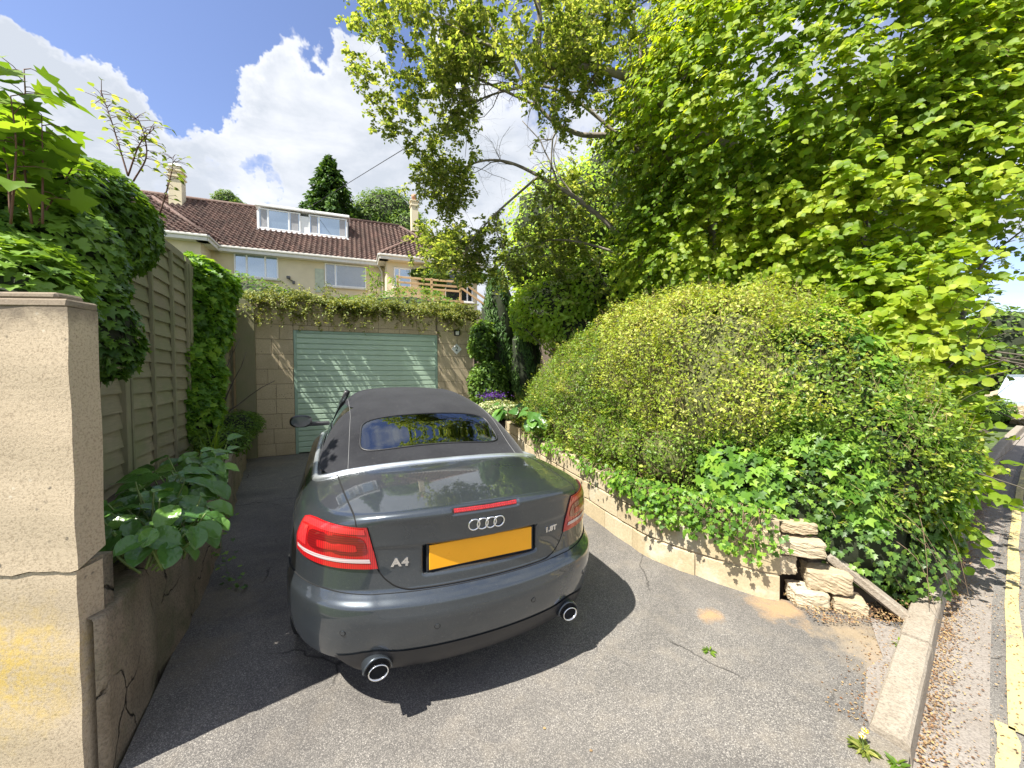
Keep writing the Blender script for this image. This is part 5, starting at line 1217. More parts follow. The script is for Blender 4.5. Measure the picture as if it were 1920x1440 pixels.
def wander(a, d, L, n=7, w=0.12, lift=0.0, rs=None):
    rs = rs or random; p = Vector(a); d = Vector(d).normalized(); out = [tuple(p)]
    for i in range(n): d = (d+Vector((rs.gauss(0, w), rs.gauss(0, w), rs.gauss(0, w)+lift))).normalized(); p = p+d*(L/n); out.append(tuple(p))
    return out
def limb_tree(starts, levels, seed, ratio=0.62, spread=0.75, w=0.12, lift=0.03):
    """recursive limbs. starts: (pts, r0, r1). returns polylines and tip points with directions"""
    rs = random.Random(seed); polys = list(starts); cur = list(starts); tips = []
    for lv, (nb, L) in enumerate(levels):
        nxt = []
        for pts, r0, r1 in cur:
            k = len(pts)
            for b in range(nb):
                i = rs.randint(max(1, int(k*.25)), k-1); p = Vector(pts[i]); d = (Vector(pts[i])-Vector(pts[i-1])).normalized()
                q = Vector((rs.gauss(0, 1), rs.gauss(0, 1), rs.gauss(0, .8))); d2 = (d*(1-spread)+q.normalized()*spread+Vector((0, 0, lift*4))).normalized()
                rr_ = (r0+(r1-r0)*i/(k-1))*ratio; l = L*rs.uniform(.6, 1.2); pl_ = wander(p, d2, l, 6, w, lift, rs); nxt.append((pl_, rr_, rr_*.4))
        polys += nxt; cur = nxt
    for pts, r0, r1 in cur:
        for i in range(1, len(pts)): tips.append((pts[i], Vector(pts[i])-Vector(pts[i-1])))
    return polys, tips

L_IVY = leafmat('ivy_leaf', [(0.04, 0.09, 0.018), (0.07, 0.145, 0.024), (0.105, 0.205, 0.03), (0.17, 0.29, 0.04)], 0.3, rough=0.42, spec=0.4)
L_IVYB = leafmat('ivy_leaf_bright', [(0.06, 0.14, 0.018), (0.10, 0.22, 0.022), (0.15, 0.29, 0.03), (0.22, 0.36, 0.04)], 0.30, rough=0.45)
L_HAZEL = leafmat('hazel_leaf', [(0.09, 0.17, 0.012), (0.14, 0.24, 0.015), (0.20, 0.31, 0.018), (0.28, 0.38, 0.028), (0.38, 0.45, 0.05)], 0.52, (1.9, 1.7, 0.6), rough=0.5)
L_HAW = leafmat('hawthorn_leaf', [(0.09, 0.14, 0.028), (0.14, 0.20, 0.04), (0.21, 0.27, 0.06), (0.31, 0.35, 0.12)], 0.5, rough=0.5)
L_PRIV = leafmat('privet_leaf', [(0.15, 0.21, 0.022), (0.20, 0.28, 0.028), (0.27, 0.35, 0.038), (0.35, 0.42, 0.055), (0.44, 0.45, 0.12)], 0.30, rough=0.5)
L_PRIVG = leafmat('privet_leaf_green', [(0.09, 0.16, 0.02), (0.14, 0.23, 0.028), (0.21, 0.31, 0.04)], 0.35, rough=0.4)
L_YEW = leafmat('yew_needle', [(0.03, 0.075, 0.015), (0.06, 0.13, 0.025), (0.11, 0.20, 0.04)], 0.15)
L_COT = leafmat('cotoneaster_leaf', [(0.08, 0.11, 0.02), (0.13, 0.17, 0.03), (0.20, 0.24, 0.045), (0.30, 0.31, 0.08)], 0.25)
L_BERG = leafmat('bergenia_leaf', [(0.06, 0.15, 0.03), (0.09, 0.20, 0.04), (0.14, 0.28, 0.045)], 0.18, rough=0.28, spec=0.6)
L_SYC = leafmat('sycamore_leaf', [(0.09, 0.17, 0.02), (0.13, 0.23, 0.025), (0.18, 0.28, 0.03)], 0.45)
L_TREE = leafmat('tree_leaf', [(0.06, 0.12, 0.02), (0.10, 0.18, 0.03), (0.17, 0.26, 0.05)], 0.3)
L_SHRUB = leafmat('shrub_leaf', [(0.05, 0.11, 0.018), (0.09, 0.17, 0.024), (0.15, 0.25, 0.04)], 0.3)
L_ELD = leafmat('elder_leaf', [(0.18, 0.30, 0.04), (0.26, 0.40, 0.06), (0.36, 0.48, 0.09)], 0.5)
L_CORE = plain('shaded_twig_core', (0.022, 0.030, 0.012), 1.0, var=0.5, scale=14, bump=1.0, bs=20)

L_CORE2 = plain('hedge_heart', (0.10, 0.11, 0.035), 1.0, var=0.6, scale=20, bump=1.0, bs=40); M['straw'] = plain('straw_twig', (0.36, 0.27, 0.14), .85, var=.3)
# ---- clipped hedge standing on the retained bed
def hedge_field():
    # crest line of the hedge and half width, along s from the kerb corner away towards the garage
    pass
HC = [((2.55, 3.15, 0.95), (0.80, 0.75, 0.85)), ((2.0, 3.55, 1.30), (0.85, 0.75, 1.05)), ((1.75, 4.2, 1.35), (0.82, 0.85, 1.12)), ((1.35, 5.0, 1.25), (0.70, 0.90, 1.05)), ((1.0, 5.9, 1.05), (0.62, 0.85, 0.95)), ((0.72, 6.7, 0.85), (0.55, 0.7, 0.78)), ((2.62, 3.9, 1.32), (0.8, 0.9, 1.17)), ((1.88, 3.85, 1.33), (0.84, 0.8, 1.09)), ((1.55, 4.6, 1.30), (0.76, 0.9, 1.09)), ((1.17, 5.45, 1.15), (0.66, 0.9, 1.0)), ((0.85, 6.3, 0.95), (0.6, 0.8, 0.87)), ((2.28, 3.35, 1.18), (0.82, 0.74, 0.98))]
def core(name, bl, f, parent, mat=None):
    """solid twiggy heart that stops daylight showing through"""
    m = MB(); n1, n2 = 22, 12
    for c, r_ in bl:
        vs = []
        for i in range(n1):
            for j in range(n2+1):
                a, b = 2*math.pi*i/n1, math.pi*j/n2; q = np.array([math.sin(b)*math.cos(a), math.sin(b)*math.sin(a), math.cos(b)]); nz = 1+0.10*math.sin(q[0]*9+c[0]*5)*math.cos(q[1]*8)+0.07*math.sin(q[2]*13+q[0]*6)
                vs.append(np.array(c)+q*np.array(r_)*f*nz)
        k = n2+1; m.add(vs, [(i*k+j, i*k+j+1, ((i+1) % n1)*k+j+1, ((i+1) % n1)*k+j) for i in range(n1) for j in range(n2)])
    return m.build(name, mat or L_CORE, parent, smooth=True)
hedge = empty('clipped_hedge', (1.6, 4.3, 0.5), label='large rounded clipped privet hedge with yellow green top above the retaining wall', cat='hedge')
inv = Vector((-1.6, -4.3, -0.5)); off = np.array([1.6, 4.3, 0.5])
def shift(bl, o): return [(tuple(np.array(c)-o), r_) for c, r_ in bl]
for s in np.arange(1.05, 6.0, 0.42):
    (x, y), (dx, dy) = along(rwl, s); HC.append(((x+dy*.36, y-dx*.36, .80), (.36, .36, .34)))
HB = shift(HC, off)
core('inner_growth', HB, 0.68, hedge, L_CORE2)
P, N = blobs_pts(HB, 330000, 0.88, 5)
vis = ((P+off)@np.array([0.0, 1.0, 0.0]) < 99) & (P[:, 2]+0.5 > 0.5)
tc_ = np.array([0, 0, 1.554])-off; fc = ((tc_-P)*N).sum(1) > -0.5
P, N = P[vis & fc], N[vis & fc]
cf = clumpfield(P, 4.0, 3); kk = rng.random(len(P)) < (0.80+0.25*cf); P, N, cf = P[kk], N[kk], cf[kk]
P = P+N*(0.045*cf+0.025*clumpfield(P, 11, 8))[:, None]
green = (P[:, 2]+0.5+0.35*clumpfield(P, 2.5, 9) < 1.05+0.55*np.clip(P[:, 0]+.1, 0, 1.2)) | ((P[:, 0]+1.6) < 0.75+.2*clumpfield(P, 3, 4))
Nn = N*0.7+rdir(len(P))*0.75+np.array([0, 0, 0.35]); Tt = rdir(len(P))+N*0.7+np.array([0, 0, 0.4])
S = rng.uniform(0.016, 0.040, len(P)); g = green
leafmesh('foliage', P[~g], Nn[~g], Tt[~g], S[~g], T_TINY, L_PRIV, hedge, np.clip(rng.random((~g).sum())*0.8+0.16*cf[~g]+.1, 0, 1))
leafmesh('foliage', P[g], Nn[g], Tt[g], S[g]*1.15, T_TINY, L_PRIVG, hedge)
# stray shoots above the clipped face
q = rng.choice(len(P), 750); sp, sn, st_, ss_, stw = sprays(P[q], N[q]*.6+rdir(len(q))*.45+np.array([0, 0, .5]), .13, 8, .030, .4, .4, 77, 0.0)
leafmesh('shoots', sp, sn, st_, ss_, T_OVAL, L_PRIV, hedge); twigs('shoot_stems', stw, .0018, M['straw'], hedge)['kind'] = 'stuff'
# bare twigs poking through
q = rng.choice(len(P), 7000); A = P[q]-N[q]*0.06; D_ = unit(N[q]*0.35+rdir(len(q))*0.8+np.array([0, 0, .5])); L_ = rng.uniform(.06, .2, len(q))[:, None]
twigs('twigs', (A, A+D_*L_*.5, A+D_*L_+rdir(len(q))*0.01), 0.0020, M['straw'], hedge)

# ---- ivy over the near end of the hedge and down over the wall to the kerb
IV = [((2.55, 3.0, 0.80), (0.72, 0.55, 0.70)), ((2.50, 3.2, 1.28), (0.55, 0.52, 0.72)), ((2.05, 3.12, 0.72), (0.60, 0.38, 0.45)), ((1.95, 3.2, 0.70), (0.36, 0.32, 0.33)), ((2.45, 2.72, 0.40), (0.36, 0.28, 0.42)), ((2.72, 2.72, 0.24), (0.32, 0.25, 0.28)), ((2.95, 2.95, 0.32), (0.34, 0.30, 0.36)), ((2.2, 2.95, 0.55), (0.45, 0.35, 0.35))]
oi = np.array([2.4, 3.0, 0.4]); ivy = empty('ivy_on_hedge', tuple(oi), label='bright glossy ivy sprawling over the near end of the hedge and down to the kerb', cat='ivy')
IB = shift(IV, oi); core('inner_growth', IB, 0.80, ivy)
P, N = blobs_pts(IB, 15000, 0.86, 6); W_ = P+oi; ok = (W_[:, 2] > 0.03) & (((np.array([0, 0, 1.55])-W_)*N).sum(1) > -0.7); P, N, W_ = P[ok], N[ok], W_[ok]
cf = clumpfield(P, 5, 12); ok = cf > -1.0; P, N, W_, cf = P[ok], N[ok], W_[ok], cf[ok]; P = P+N*(0.05*np.abs(cf))[:, None]
Tt = np.array([0, 0, -0.9])+N*0.35+rdir(len(P))*0.5; Nn = N*0.9+rdir(len(P))*0.45+np.array([0, 0, .45])
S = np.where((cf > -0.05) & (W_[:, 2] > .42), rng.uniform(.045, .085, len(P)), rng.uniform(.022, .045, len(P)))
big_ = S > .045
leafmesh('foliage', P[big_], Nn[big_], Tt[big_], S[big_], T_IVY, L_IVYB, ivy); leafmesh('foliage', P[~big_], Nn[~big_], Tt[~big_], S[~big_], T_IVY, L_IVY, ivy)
# trails hanging over the wall face: small leaves on stems
tp_ = []; Pv = []; Nv = []; Tv = []
rs = random.Random(4)
for i in range(185):
    s = rs.uniform(0.05, 1.35) if i < 135 else rs.uniform(1.0, 4.2); (x, y), (dx, dy) = along(rwl, s); nx, ny = dy, -dx; L = rs.uniform(.03, .12)+0.05*max(0, math.sin(s*4.2+.5))+(.13 if s < 1.1 and rs.random() < .5 else 0)-(.04 if s > 1.5 else 0)
    ps = []; zz = 0.56; o_ = 0.10
    for k in range(7):
        t = k/6; ox = 0.10-0.135*min(1, t*2.2)-0.015*rs.random(); zz = 0.60+0.02*math.sin(k)-L*max(0, t-.3)*1.5
        ps.append((x+nx*ox+dx*0.02*k*rs.uniform(-1, 1)-oi[0], y+ny*ox+dy*.02*k*rs.uniform(-1, 1)-oi[1], zz-oi[2]))
    tp_.append((ps, .003, .0015))
    for k in range(11):
        a = ps[min(6, int(k*.6)+1)]; Pv.append(np.array(a)+np.array([rs.gauss(0, .025), rs.gauss(0, .025), rs.gauss(0, .022)])); Nv.append((-nx*.8+rs.gauss(0, .4), -ny*.8+rs.gauss(0, .4), .5+rs.gauss(0, .3))); Tv.append((rs.gauss(0, .5), rs.gauss(0, .5), -1))
branches('stems', tp_, M['twig'], ivy, 4)
leafmesh('trailing_leaves', np.array(Pv), np.array(Nv), np.array(Tv), rng.uniform(.022, .042, len(Pv)), T_IVY, L_IVYB, ivy)
# long bare runners down to the kerb
rn = []
for i in range(8):
    a = np.array([rs.uniform(2.1, 2.75), rs.uniform(2.55, 2.8), rs.uniform(.45, .9)]); b = np.array([rs.uniform(2.25, 2.9), rs.uniform(2.32, 2.5), rs.uniform(.03, .15)]); m_ = (a+b)/2+np.array([rs.gauss(0, .04), -.07, .08]); rn.append((polyline([a-oi, m_-oi, b-oi], 5), .0022, .0012))
branches('runners', rn, M['twig'], ivy, 4)

# ---- hazel: fan of stems, big soft leaves in flat sprays
HZ = [((4.5, 4.9, 3.0), (2.1, 1.8, 2.2)), ((5.4, 4.7, 1.5), (1.9, 1.35, 1.5)), ((3.9, 5.1, 4.8), (2.5, 1.8, 1.9)), ((2.9, 5.5, 3.3), (1.35, 1.2, 1.1)), ((4.25, 3.85, 0.95), (1.1, 0.62, 0.75)), ((3.6, 3.45, 1.55), (0.72, 0.55, 1.05)), ((4.3, 3.9, 2.2), (1.1, .8, 1.2)), ((3.30, 3.55, 1.35), (0.62, 0.52, 1.05)), ((3.75, 4.1, 1.2), (.7, .55, 1.1)), ((3.05, 3.15, 0.75), (0.42, 0.34, 0.55)), ((3.3, 3.1, 0.75), (0.45, 0.34, 0.5)), ((6.4, 5.8, 3.5), (2.2, 1.7, 3.0)), ((4.6, 5.9, 6.2), (2.8, 1.6, 1.5)), ((5.4, 4.1, 4.2), (1.5, 1.2, 1.8))]
oh = np.array([4.2, 5.0, 0.6]); hz = empty('hazel_tree', tuple(oh), label='huge multi stemmed hazel with bright lime leaves filling the right side', cat='tree')
HZB = shift(HZ, oh)
starts = []
rs = random.Random(9)
for i in range(26):
    c, r_ = rs.choice(HZ); tgt = np.array(c)+np.array([rs.gauss(0, .5)*r_[0], rs.gauss(0, .5)*r_[1], rs.uniform(.0, .8)*r_[2]])
    a = np.array([4.2+rs.gauss(0, .35), 5.1+rs.gauss(0, .3), 0.5]); m_ = a*.45+tgt*.55+np.array([0, 0, .8]); starts.append((polyline([a-oh, m_-oh, tgt-oh], 6), rs.uniform(.02, .05), .01))
polys, tips = limb_tree(starts, [(3, 1.1), (2, .6)], 5, 0.6, 0.6)
branches('trunk', polys, M['bark'], hz, 5)
C, Nc = blobs_pts(HZB, 31000, 0.66, 21); W_ = C+oh
ok = (W_[:, 2] > 0.12) & (((W_[:, 0]-K0[0])*kn[0]+(W_[:, 1]-K0[1])*kn[1]) < np.where(W_[:, 2] < 2.5, -0.10+0.06*W_[:, 2], 0.05+.3*(W_[:, 2]-2.5))) & (W_[:, 1] > 1.6); C, Nc, W_ = C[ok], Nc[ok], W_[ok]
front_ = ((np.array([0, 0, 1.55])-W_)*Nc).sum(1) > -1.5; keep = front_ | (rng.random(len(C)) < .35); C, Nc = C[keep], Nc[keep]
Dr = Nc*0.75+rdir(len(C))*0.45+np.array([0, 0, -0.05]); 
P, N, T, S, tw = sprays(C, Dr, 0.36, 11, 0.058, 0.3, 0.45, 22, .3, Nc*.45+np.array([-.45, -.35, .1]))
cf = clumpfield(P, 2.2, 17); r_ = np.clip(rng.random(len(P))*.65+.20+.15*cf, 0, 1)
leafmesh('foliage', P, N, T, S, T_HAZEL, L_HAZEL, hz, r_); twigs('twigs', tw, .004, M['twig'], hz)
# deeper inner leaves
C, Nc = blobs_pts(HZB, 1700, 0.35, 25); W_ = C+oh; ok = (W_[:, 2] > .2) & (((W_[:, 0]-K0[0])*kn[0]+(W_[:, 1]-K0[1])*kn[1]) < 0.1); C, Nc = C[ok], Nc[ok]
P, N, T, S, tw = sprays(C, Nc+rdir(len(C))*.6, 0.4, 8, 0.07, 0.5, 0.6, 26); leafmesh('inner_foliage', P, N, T, S, T_HAZEL, L_HAZEL, hz, rng.random(len(P))*.6)

# ---- hawthorn: grey arching limbs, small leaves, gaps of sky
def W(px, py, D): return tuple(at(px, py, D))
ht = np.array([2.9, 6.2, 0.9]); haw = empty('hawthorn_tree', tuple(ht), label='old hawthorn with arching grey limbs and sparse small leaves reaching over the garage', cat='tree')
def L_(pts): return [tuple(np.array(p)-ht) for p in polyline(pts, 7)]
trunk0 = (2.9, 6.2, 0.5)
main = [(L_([trunk0, (2.95, 6.0, 2.6), at(1430, 330, 5.8), at(1300, 250, 5.5), at(1210, 165, 5.3), at(1125, 130, 5.1), at(1020, 118, 4.95), at(1012, 30, 4.8), at(1000, -60, 4.7)]), .10, .022),
        (L_([(2.95, 6.0, 2.6), at(1330, 420, 6.0), at(1180, 270, 5.9), at(1080, 250, 5.9), at(1010, 200, 5.9), at(930, 60, 5.8), at(860, -10, 5.8)]), .06, .012),
        (L_([(2.9, 6.1, 2.0), at(1150, 430, 6.3), at(1010, 330, 6.4), at(920, 300, 6.5), at(830, 330, 6.6)]), .05, .008),
        (L_([at(1125, 130, 5.1), at(1080, 60, 5.0), at(1120, -40, 5.0)]), .03, .008), (L_([at(1020, 118, 4.95), at(930, 90, 5.1), at(850, 50, 5.3), at(760, 20, 5.5)]), .022, .005),
        (L_([at(1010, 200, 5.9), at(900, 150, 5.9), at(820, 120, 5.9), at(740, 75, 5.9), at(705, 80, 5.9)]), .022, .004), (L_([at(1010, 330, 6.4), at(930, 400, 6.5), at(880, 450, 6.6), at(830, 440, 6.6)]), .022, .005),
        (L_([at(1330, 420, 6.0), at(1200, 200, 5.6), at(1180, 60, 5.4)]), .05, .01), (L_([at(1180, 270, 5.9), at(1050, 170, 6.0), at(950, 170, 6.1), at(860, 210, 6.3), at(800, 280, 6.4)]), .03, .005),
        (L_([(2.9, 6.1, 2.0), at(1200, 500, 6.6), at(1060, 450, 6.8), at(960, 470, 7.0)]), .04, .008)]
polys, tips = limb_tree(main, [(7, 1.05), (6, .55), (5, .28)], 31, 0.5, 0.72, 0.2, 0.0)
branches('trunk', polys, M['greybark'], haw, 5)
tips = [t_ for t_ in tips if rng.random() < .95]; C = np.array([t_[0] for t_ in tips]); D_ = np.array([tuple(t_[1]) for t_ in tips])
cf = clumpfield(C, 1.6, 41); ok = (cf > -0.55) & (rng.random(len(C)) < .66); C, D_ = C[ok], D_[ok]
P, N, T, S, tw = sprays(C, D_+rdir(len(C))*.02, 0.13, 8, 0.056, 0.3, 0.5, 42, .3)
hb = [(W(900, 460, 6.0), (.6, .35, .35)), (W(850, 480, 5.8), (.35, .3, .22)), (W(860, 470, 6.9), (.5, .4, .32)), (W(830, 350, 6.6), (.45, .4, .5))]
C2, N2 = blobs_pts(shift(hb, ht), 1700, .25, 43); cf = clumpfield(C2, 3.0, 44); ok = cf > -.05; C2, N2 = C2[ok], N2[ok]
P2, NN2, T2, S2, tw2 = sprays(C2, N2*.5+rdir(len(C2)), .2, 8, .056, .3, .5, 45, .3); twigs('twigs', tw2, .003, M['twig'], haw)
P = np.concatenate([P, P2]); N = np.concatenate([N, NN2]); T = np.concatenate([T, T2]); S = np.concatenate([S, S2])
leafmesh('foliage', P, N, T+rdir(len(P))*.5, S, T_OVAL, L_HAW, haw); twigs('twigs', tw, .0025, M['twig'], haw)

def shrub(name, bl, n, size, tmpl, mat, lab, cat, corek=0.75, shell=0.7, seed=1, stems=10, top=None, **kw):
    c = np.array(bl[0][0], float); zb = min(b[0][2]-b[1][2] for b in bl); o = np.array([c[0], c[1], zb]); root = empty(name, tuple(o), label=lab, cat=cat, **kw); B_ = shift(bl, o)
    if corek: core('inner_growth', B_, corek, root)
    P, N = blobs_pts(B_, n, shell, seed); cf = clumpfield(P, 3.5/max(.3, bl[0][1][0]), seed+3); P = P+N*(0.06*cf*bl[0][1][0])[:, None]
    leafmesh('foliage', P, N*.6+rdir(len(P))*.6+np.array([0, 0, .5]), N*.4+rdir(len(P))*.7+np.array([0, 0, -.2]), rng.uniform(.65, 1.3, len(P))*size, tmpl, mat, root, np.clip(rng.random(len(P))*.8+.1+.15*cf, 0, 1))
    if stems:
        rs_ = random.Random(seed); st = [(wander((rs_.gauss(0, .08), rs_.gauss(0, .08), 0), (rs_.gauss(0, .35), rs_.gauss(0, .35), 1), (bl[0][0][2]+bl[0][1][2]*.5-zb)*rs_.uniform(.6, 1), 7, .12, 0, rs_), .012+.02*bl[0][1][2]/3, .004) for _ in range(stems)]
        branches('stems', st, M['bark'], root, 5)
    return root
# ---- background greenery between garage and hazel
def W(px, py, D): return tuple(at(px, py, D))
def conifer(name, base, H_, r0, lab, seed, col=L_YEW, nl=16, dens=1.0, lean=1.0, size=0.22):
    root = empty(name, base, label=lab, cat='tree'); rs_ = random.Random(seed); r2 = np.random.default_rng(seed)
    m = MB(); m.tube([(0, 0, 0), (0.03, 0, H_*.5), (0, 0, H_)], [r0*.08, r0*.05, .01], 8); m.build('trunk', M['bark'], root, smooth=True)
    Ps, Ns, Ts = [], [], []; br = []
    for i in range(int(nl*H_)):
        t = (i+rs_.random())/(nl*H_); z = H_*(0.05+0.95*t); rr_ = r0*min(1, (1-t)*2.5)**0.85*rs_.uniform(.7, 1.12)+.05; a = rs_.uniform(0, 6.283); d = np.array([math.cos(a), math.sin(a), 0.0])
        n = max(4, int(dens*26*rr_/r0+6)); s = r2.random(n)**.6; w_ = (r2.random(n)-.5)*rr_*.55; X_ = np.array([-d[1], d[0], 0])
        p = d*(s*rr_)[:, None]+X_*(w_*(1.15-s))[:, None]; p[:, 2] += z+0.10*rr_*s*lean-0.25*rr_*s*s*lean+r2.normal(0, .04*r0, n)
        Ps.append(p); Ns.append(np.tile([0, 0, 1.0], (n, 1))+r2.normal(0, .5, (n, 3))+d*.4); Ts.append(np.tile(d, (n, 1))+r2.normal(0, .5, (n, 3))+np.array([0, 0, -.25]))
        br.append(([(0, 0, z), tuple(d*rr_*.5+np.array([0, 0, z+.03*rr_])), tuple(d*rr_*.9+np.array([0, 0, z-.12*rr_]))], .02*r0+.004, .004))
    branches('limbs', br, M['bark'], root, 4)
    P = np.concatenate(Ps); leafmesh('foliage', P, np.concatenate(Ns), np.concatenate(Ts), r2.uniform(.6, 1.2, len(P))*size, (T_LAN[0]*np.array([1.4, 1, 1]), T_LAN[1]), col, root); return root
c = at(620, 470, 36.0); conifer('spruce_tree', (c[0], c[1], 6.0), 15.4, 2.9, 'tall dark conifer behind the house roof', 51, nl=34, dens=2.2, size=0.42)
shrub('ash_tree', [(W(722, 420, 40), (3.6, 3, 3.6)), (W(690, 440, 39), (2.6, 2.5, 2.8)), (W(760, 440, 39), (2.2, 2.2, 2.4))], 16000, .34, T_LAN, L_TREE, 'pale green broadleaf tree beside the dark conifer behind the roof', 'tree', .82, .6, 52, 6)
shrub('distant_tree', [(W(425, 385, 32), (1.1, 1, 1.2)), (W(445, 392, 32), (.9, .8, .7))], 3500, .22, T_LAN, L_TREE, 'small treetop peeping over the left part of the ridge', 'tree', .8, .6, 53, 4)
# yews
def columnar(base, H_, r_, seed, lab):
    root = empty('yew_tree', base, label=lab, cat='tree'); r2 = np.random.default_rng(seed)
    m = MB(); m.tube([(0, 0, 0), (0, 0, H_*.9)], [.05, .02], 6); m.build('trunk', M['bark'], root)
    n = 15000; t = r2.random(n); a = r2.random(n)*6.283; cl = np.floor(a/0.52+t*2.0)*1.7; env = r_*np.sin(np.pi*np.clip(t*.86+.12, 0, 1))**.55*(0.86+.16*np.sin(cl*5+t*9)); rad = env*(0.72+.28*r2.random(n))
    P = np.stack([rad*np.cos(a), rad*np.sin(a), t*H_+.06*np.sin(cl*3)], 1); Nr = np.stack([np.cos(a), np.sin(a), a*0+.15], 1)
    leafmesh('foliage', P, Nr+r2.normal(0, .4, (n, 3)), np.tile([0, 0, 1.0], (n, 1))+Nr*.35+r2.normal(0, .25, (n, 3)), r2.uniform(.05, .10, n), (T_LAN[0]*np.array([.9, 1, 1]), T_LAN[1]), L_YEW, root, np.clip(r2.random(n)*.6+.2+.25*np.sin(cl*7), 0, 1))
    core('inner_growth', [((0, 0, H_*.48), (r_*.78, r_*.78, H_*.48))], 1.0, root)
c = at(935, 700, 8.9); columnar((c[0], c[1], .5), 3.35, .52, 61, 'upright yew column beside the black downpipe of the garage')
c = at(985, 700, 8.6); columnar((c[0], c[1], .5), 2.4, .40, 62, 'shorter darker yew column between the tall yew and the clipped hedge')
c = at(915, 690, 8.3); shrub('mahonia_shrub', [(tuple(c+np.array([0, 0, -.35])), (.42, .4, .55)), (W(905, 640, 8.4), (.3, .3, .45))], 5000, .08, T_OVAL, L_SHRUB, 'leafy green shrub at the foot of the tall yew by the downpipe', 'shrub', .7, .6, 63)
shrub('elder_shrub', [(W(1060, 570, 7.4), (.95, .7, .55)), (W(1000, 590, 8.0), (.55, .6, .6)), (W(1130, 540, 7.2), (.8, .7, .6)), (W(1085, 600, 7.4), (.7, .6, .8))], 12000, .085, T_OVAL, L_ELD, 'broad green elder with pale flower heads above the clipped hedge', 'shrub', .75, .6, 64)
r2 = np.random.default_rng(5); fc_ = []
for (px, py) in [(1050, 560), (1010, 585), (1075, 520), (1105, 555), (1035, 530), (1130, 540), (990, 560), (1020, 545)]:
    c = at(px, py, 6.75); n = 90; fc_.append(c+r2.normal(0, 1, (n, 3))*np.array([.10, .06, .03]))
P = np.concatenate(fc_); npo = np.mean(P, 0); fl_ = leafmesh('flower_heads', P, rdir(len(P))+np.array([0, -.4, 1]), rdir(len(P)), .022, T_TINY, leafmat('cream_petal', [(.5, .5, .36), (.62, .6, .46)], .2), bpy.data.objects['elder_shrub']); fl_['kind'] = 'stuff'; fl_.location = tuple(-np.array(bpy.data.objects['elder_shrub'].location))
shrub('garden_tree', [(W(1070, 430, 11.5), (2.1, 1.4, 1.9)), (W(1180, 380, 11.5), (1.9, 1.4, 2.4)), (W(1000, 500, 11.0), (1.0, 1.0, 1.0)), (W(1120, 540, 11.0), (2.2, 1.2, 1.2)), (W(1280, 300, 11.5), (2.0, 1.4, 2.2))], 24000, .10, T_OVAL, L_ELD, 'sunlit pale green garden tree behind the hawthorn, right of the house', 'tree', .78, .5, 68, 12)
shrub('dense_tree', [(W(1450, 430, 9.5), (2.4, 1.6, 2.6)), (W(1500, 500, 9.5), (3.2, 1.6, 3.4)), (W(1340, 560, 9), (2.6, 1.4, 1.4))], 26000, .13, T_OVAL, L_TREE, 'dense shaded tree mass behind the hazel stems', 'tree', .82, .6, 65, 12)
shrub('roadside_tree', [((19.5, 20, 2.6), (3.4, 3, 3.0)), ((25.0, 20.5, 2.2), (3.4, 2.6, 2.9)), ((30, 20, 2.4), (3.4, 2.6, 3.0))], 15000, .22, T_OVAL, L_TREE, 'green tree beyond the parked car on the far bend of the road', 'tree', .8, .6, 66, 8)
c = at(1905, 750, 11.5); shrub('verge_shrub', [(tuple(c+np.array([-.5, .3, -.3])), (.55, .6, .42))], 3500, .06, T_OVAL, L_SHRUB, 'leafy verge shrub above the distant stone wall', 'shrub', .7, .6, 67)

# ---- left: ivy over the fence, second climber, shoots
IL = [((-2.98, 2.60, 2.62), (.38, .62, .40)), ((-3.1, 2.15, 2.48), (.65, .7, .52)), ((-2.55, 2.15, 2.15), (.30, .36, .34)), ((-2.24, 2.15, 1.80), (.11, .2, .26)), ((-3.2, 3.0, 2.78), (.32, .40, .36)), ((-2.35, 1.75, 1.86), (.38, .2, .2)), ((-2.9, 1.8, 2.05), (.6, .35, .45))]
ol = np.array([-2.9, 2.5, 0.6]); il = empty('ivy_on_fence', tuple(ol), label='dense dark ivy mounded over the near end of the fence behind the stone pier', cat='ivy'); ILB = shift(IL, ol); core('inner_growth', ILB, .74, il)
P, N = blobs_pts(ILB, 24000, .82, 71); W_ = P+ol; ok = (((np.array([0.6, 0, 1.55])-W_)*N).sum(1) > -1.2); P, N = P[ok], N[ok]; cf = clumpfield(P, 6, 72); P = P+N*(.06*cf)[:, None]
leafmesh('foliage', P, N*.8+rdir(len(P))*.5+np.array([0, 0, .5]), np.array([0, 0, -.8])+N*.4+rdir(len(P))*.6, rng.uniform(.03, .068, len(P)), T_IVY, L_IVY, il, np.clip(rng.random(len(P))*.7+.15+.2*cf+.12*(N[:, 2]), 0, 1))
rs = random.Random(8); st = []
Pv, Nv, Tv = [], [], []
for i in range(70):
    a = Vector((rs.uniform(-2.95, -2.45), rs.uniform(1.75, 2.5), rs.uniform(1.9, 2.4)))-Vector(ol); pl_ = wander(a, (rs.gauss(.1, .3), rs.gauss(0, .3), -1), rs.uniform(.2, .7), 8, .15, -.03, rs); st.append((pl_, .004, .002))
    for p in pl_[1:]:
        for _ in range(2): Pv.append(np.array(p)+np.array([rs.gauss(0, .03) for _ in range(3)])); Nv.append((.8+rs.gauss(0, .3), -.5+rs.gauss(0, .3), .4)); Tv.append((rs.gauss(0, .4), rs.gauss(0, .4), -1))
for i in range(9): a = Vector((-2.9+rs.gauss(0, .2), 2.2+rs.gauss(0, .3), 0)); st.append((wander(a-Vector(ol)+Vector((0, 0, .6)), (-.1, 0, 1), 1.8, 9, .1, .02, rs), .006, .003))
branches('stems', st, M['twig'], il, 4); leafmesh('trailing_leaves', np.array(Pv), np.array(Nv), np.array(Tv), rng.uniform(.035, .065, len(Pv)), T_IVY, L_IVY, il)
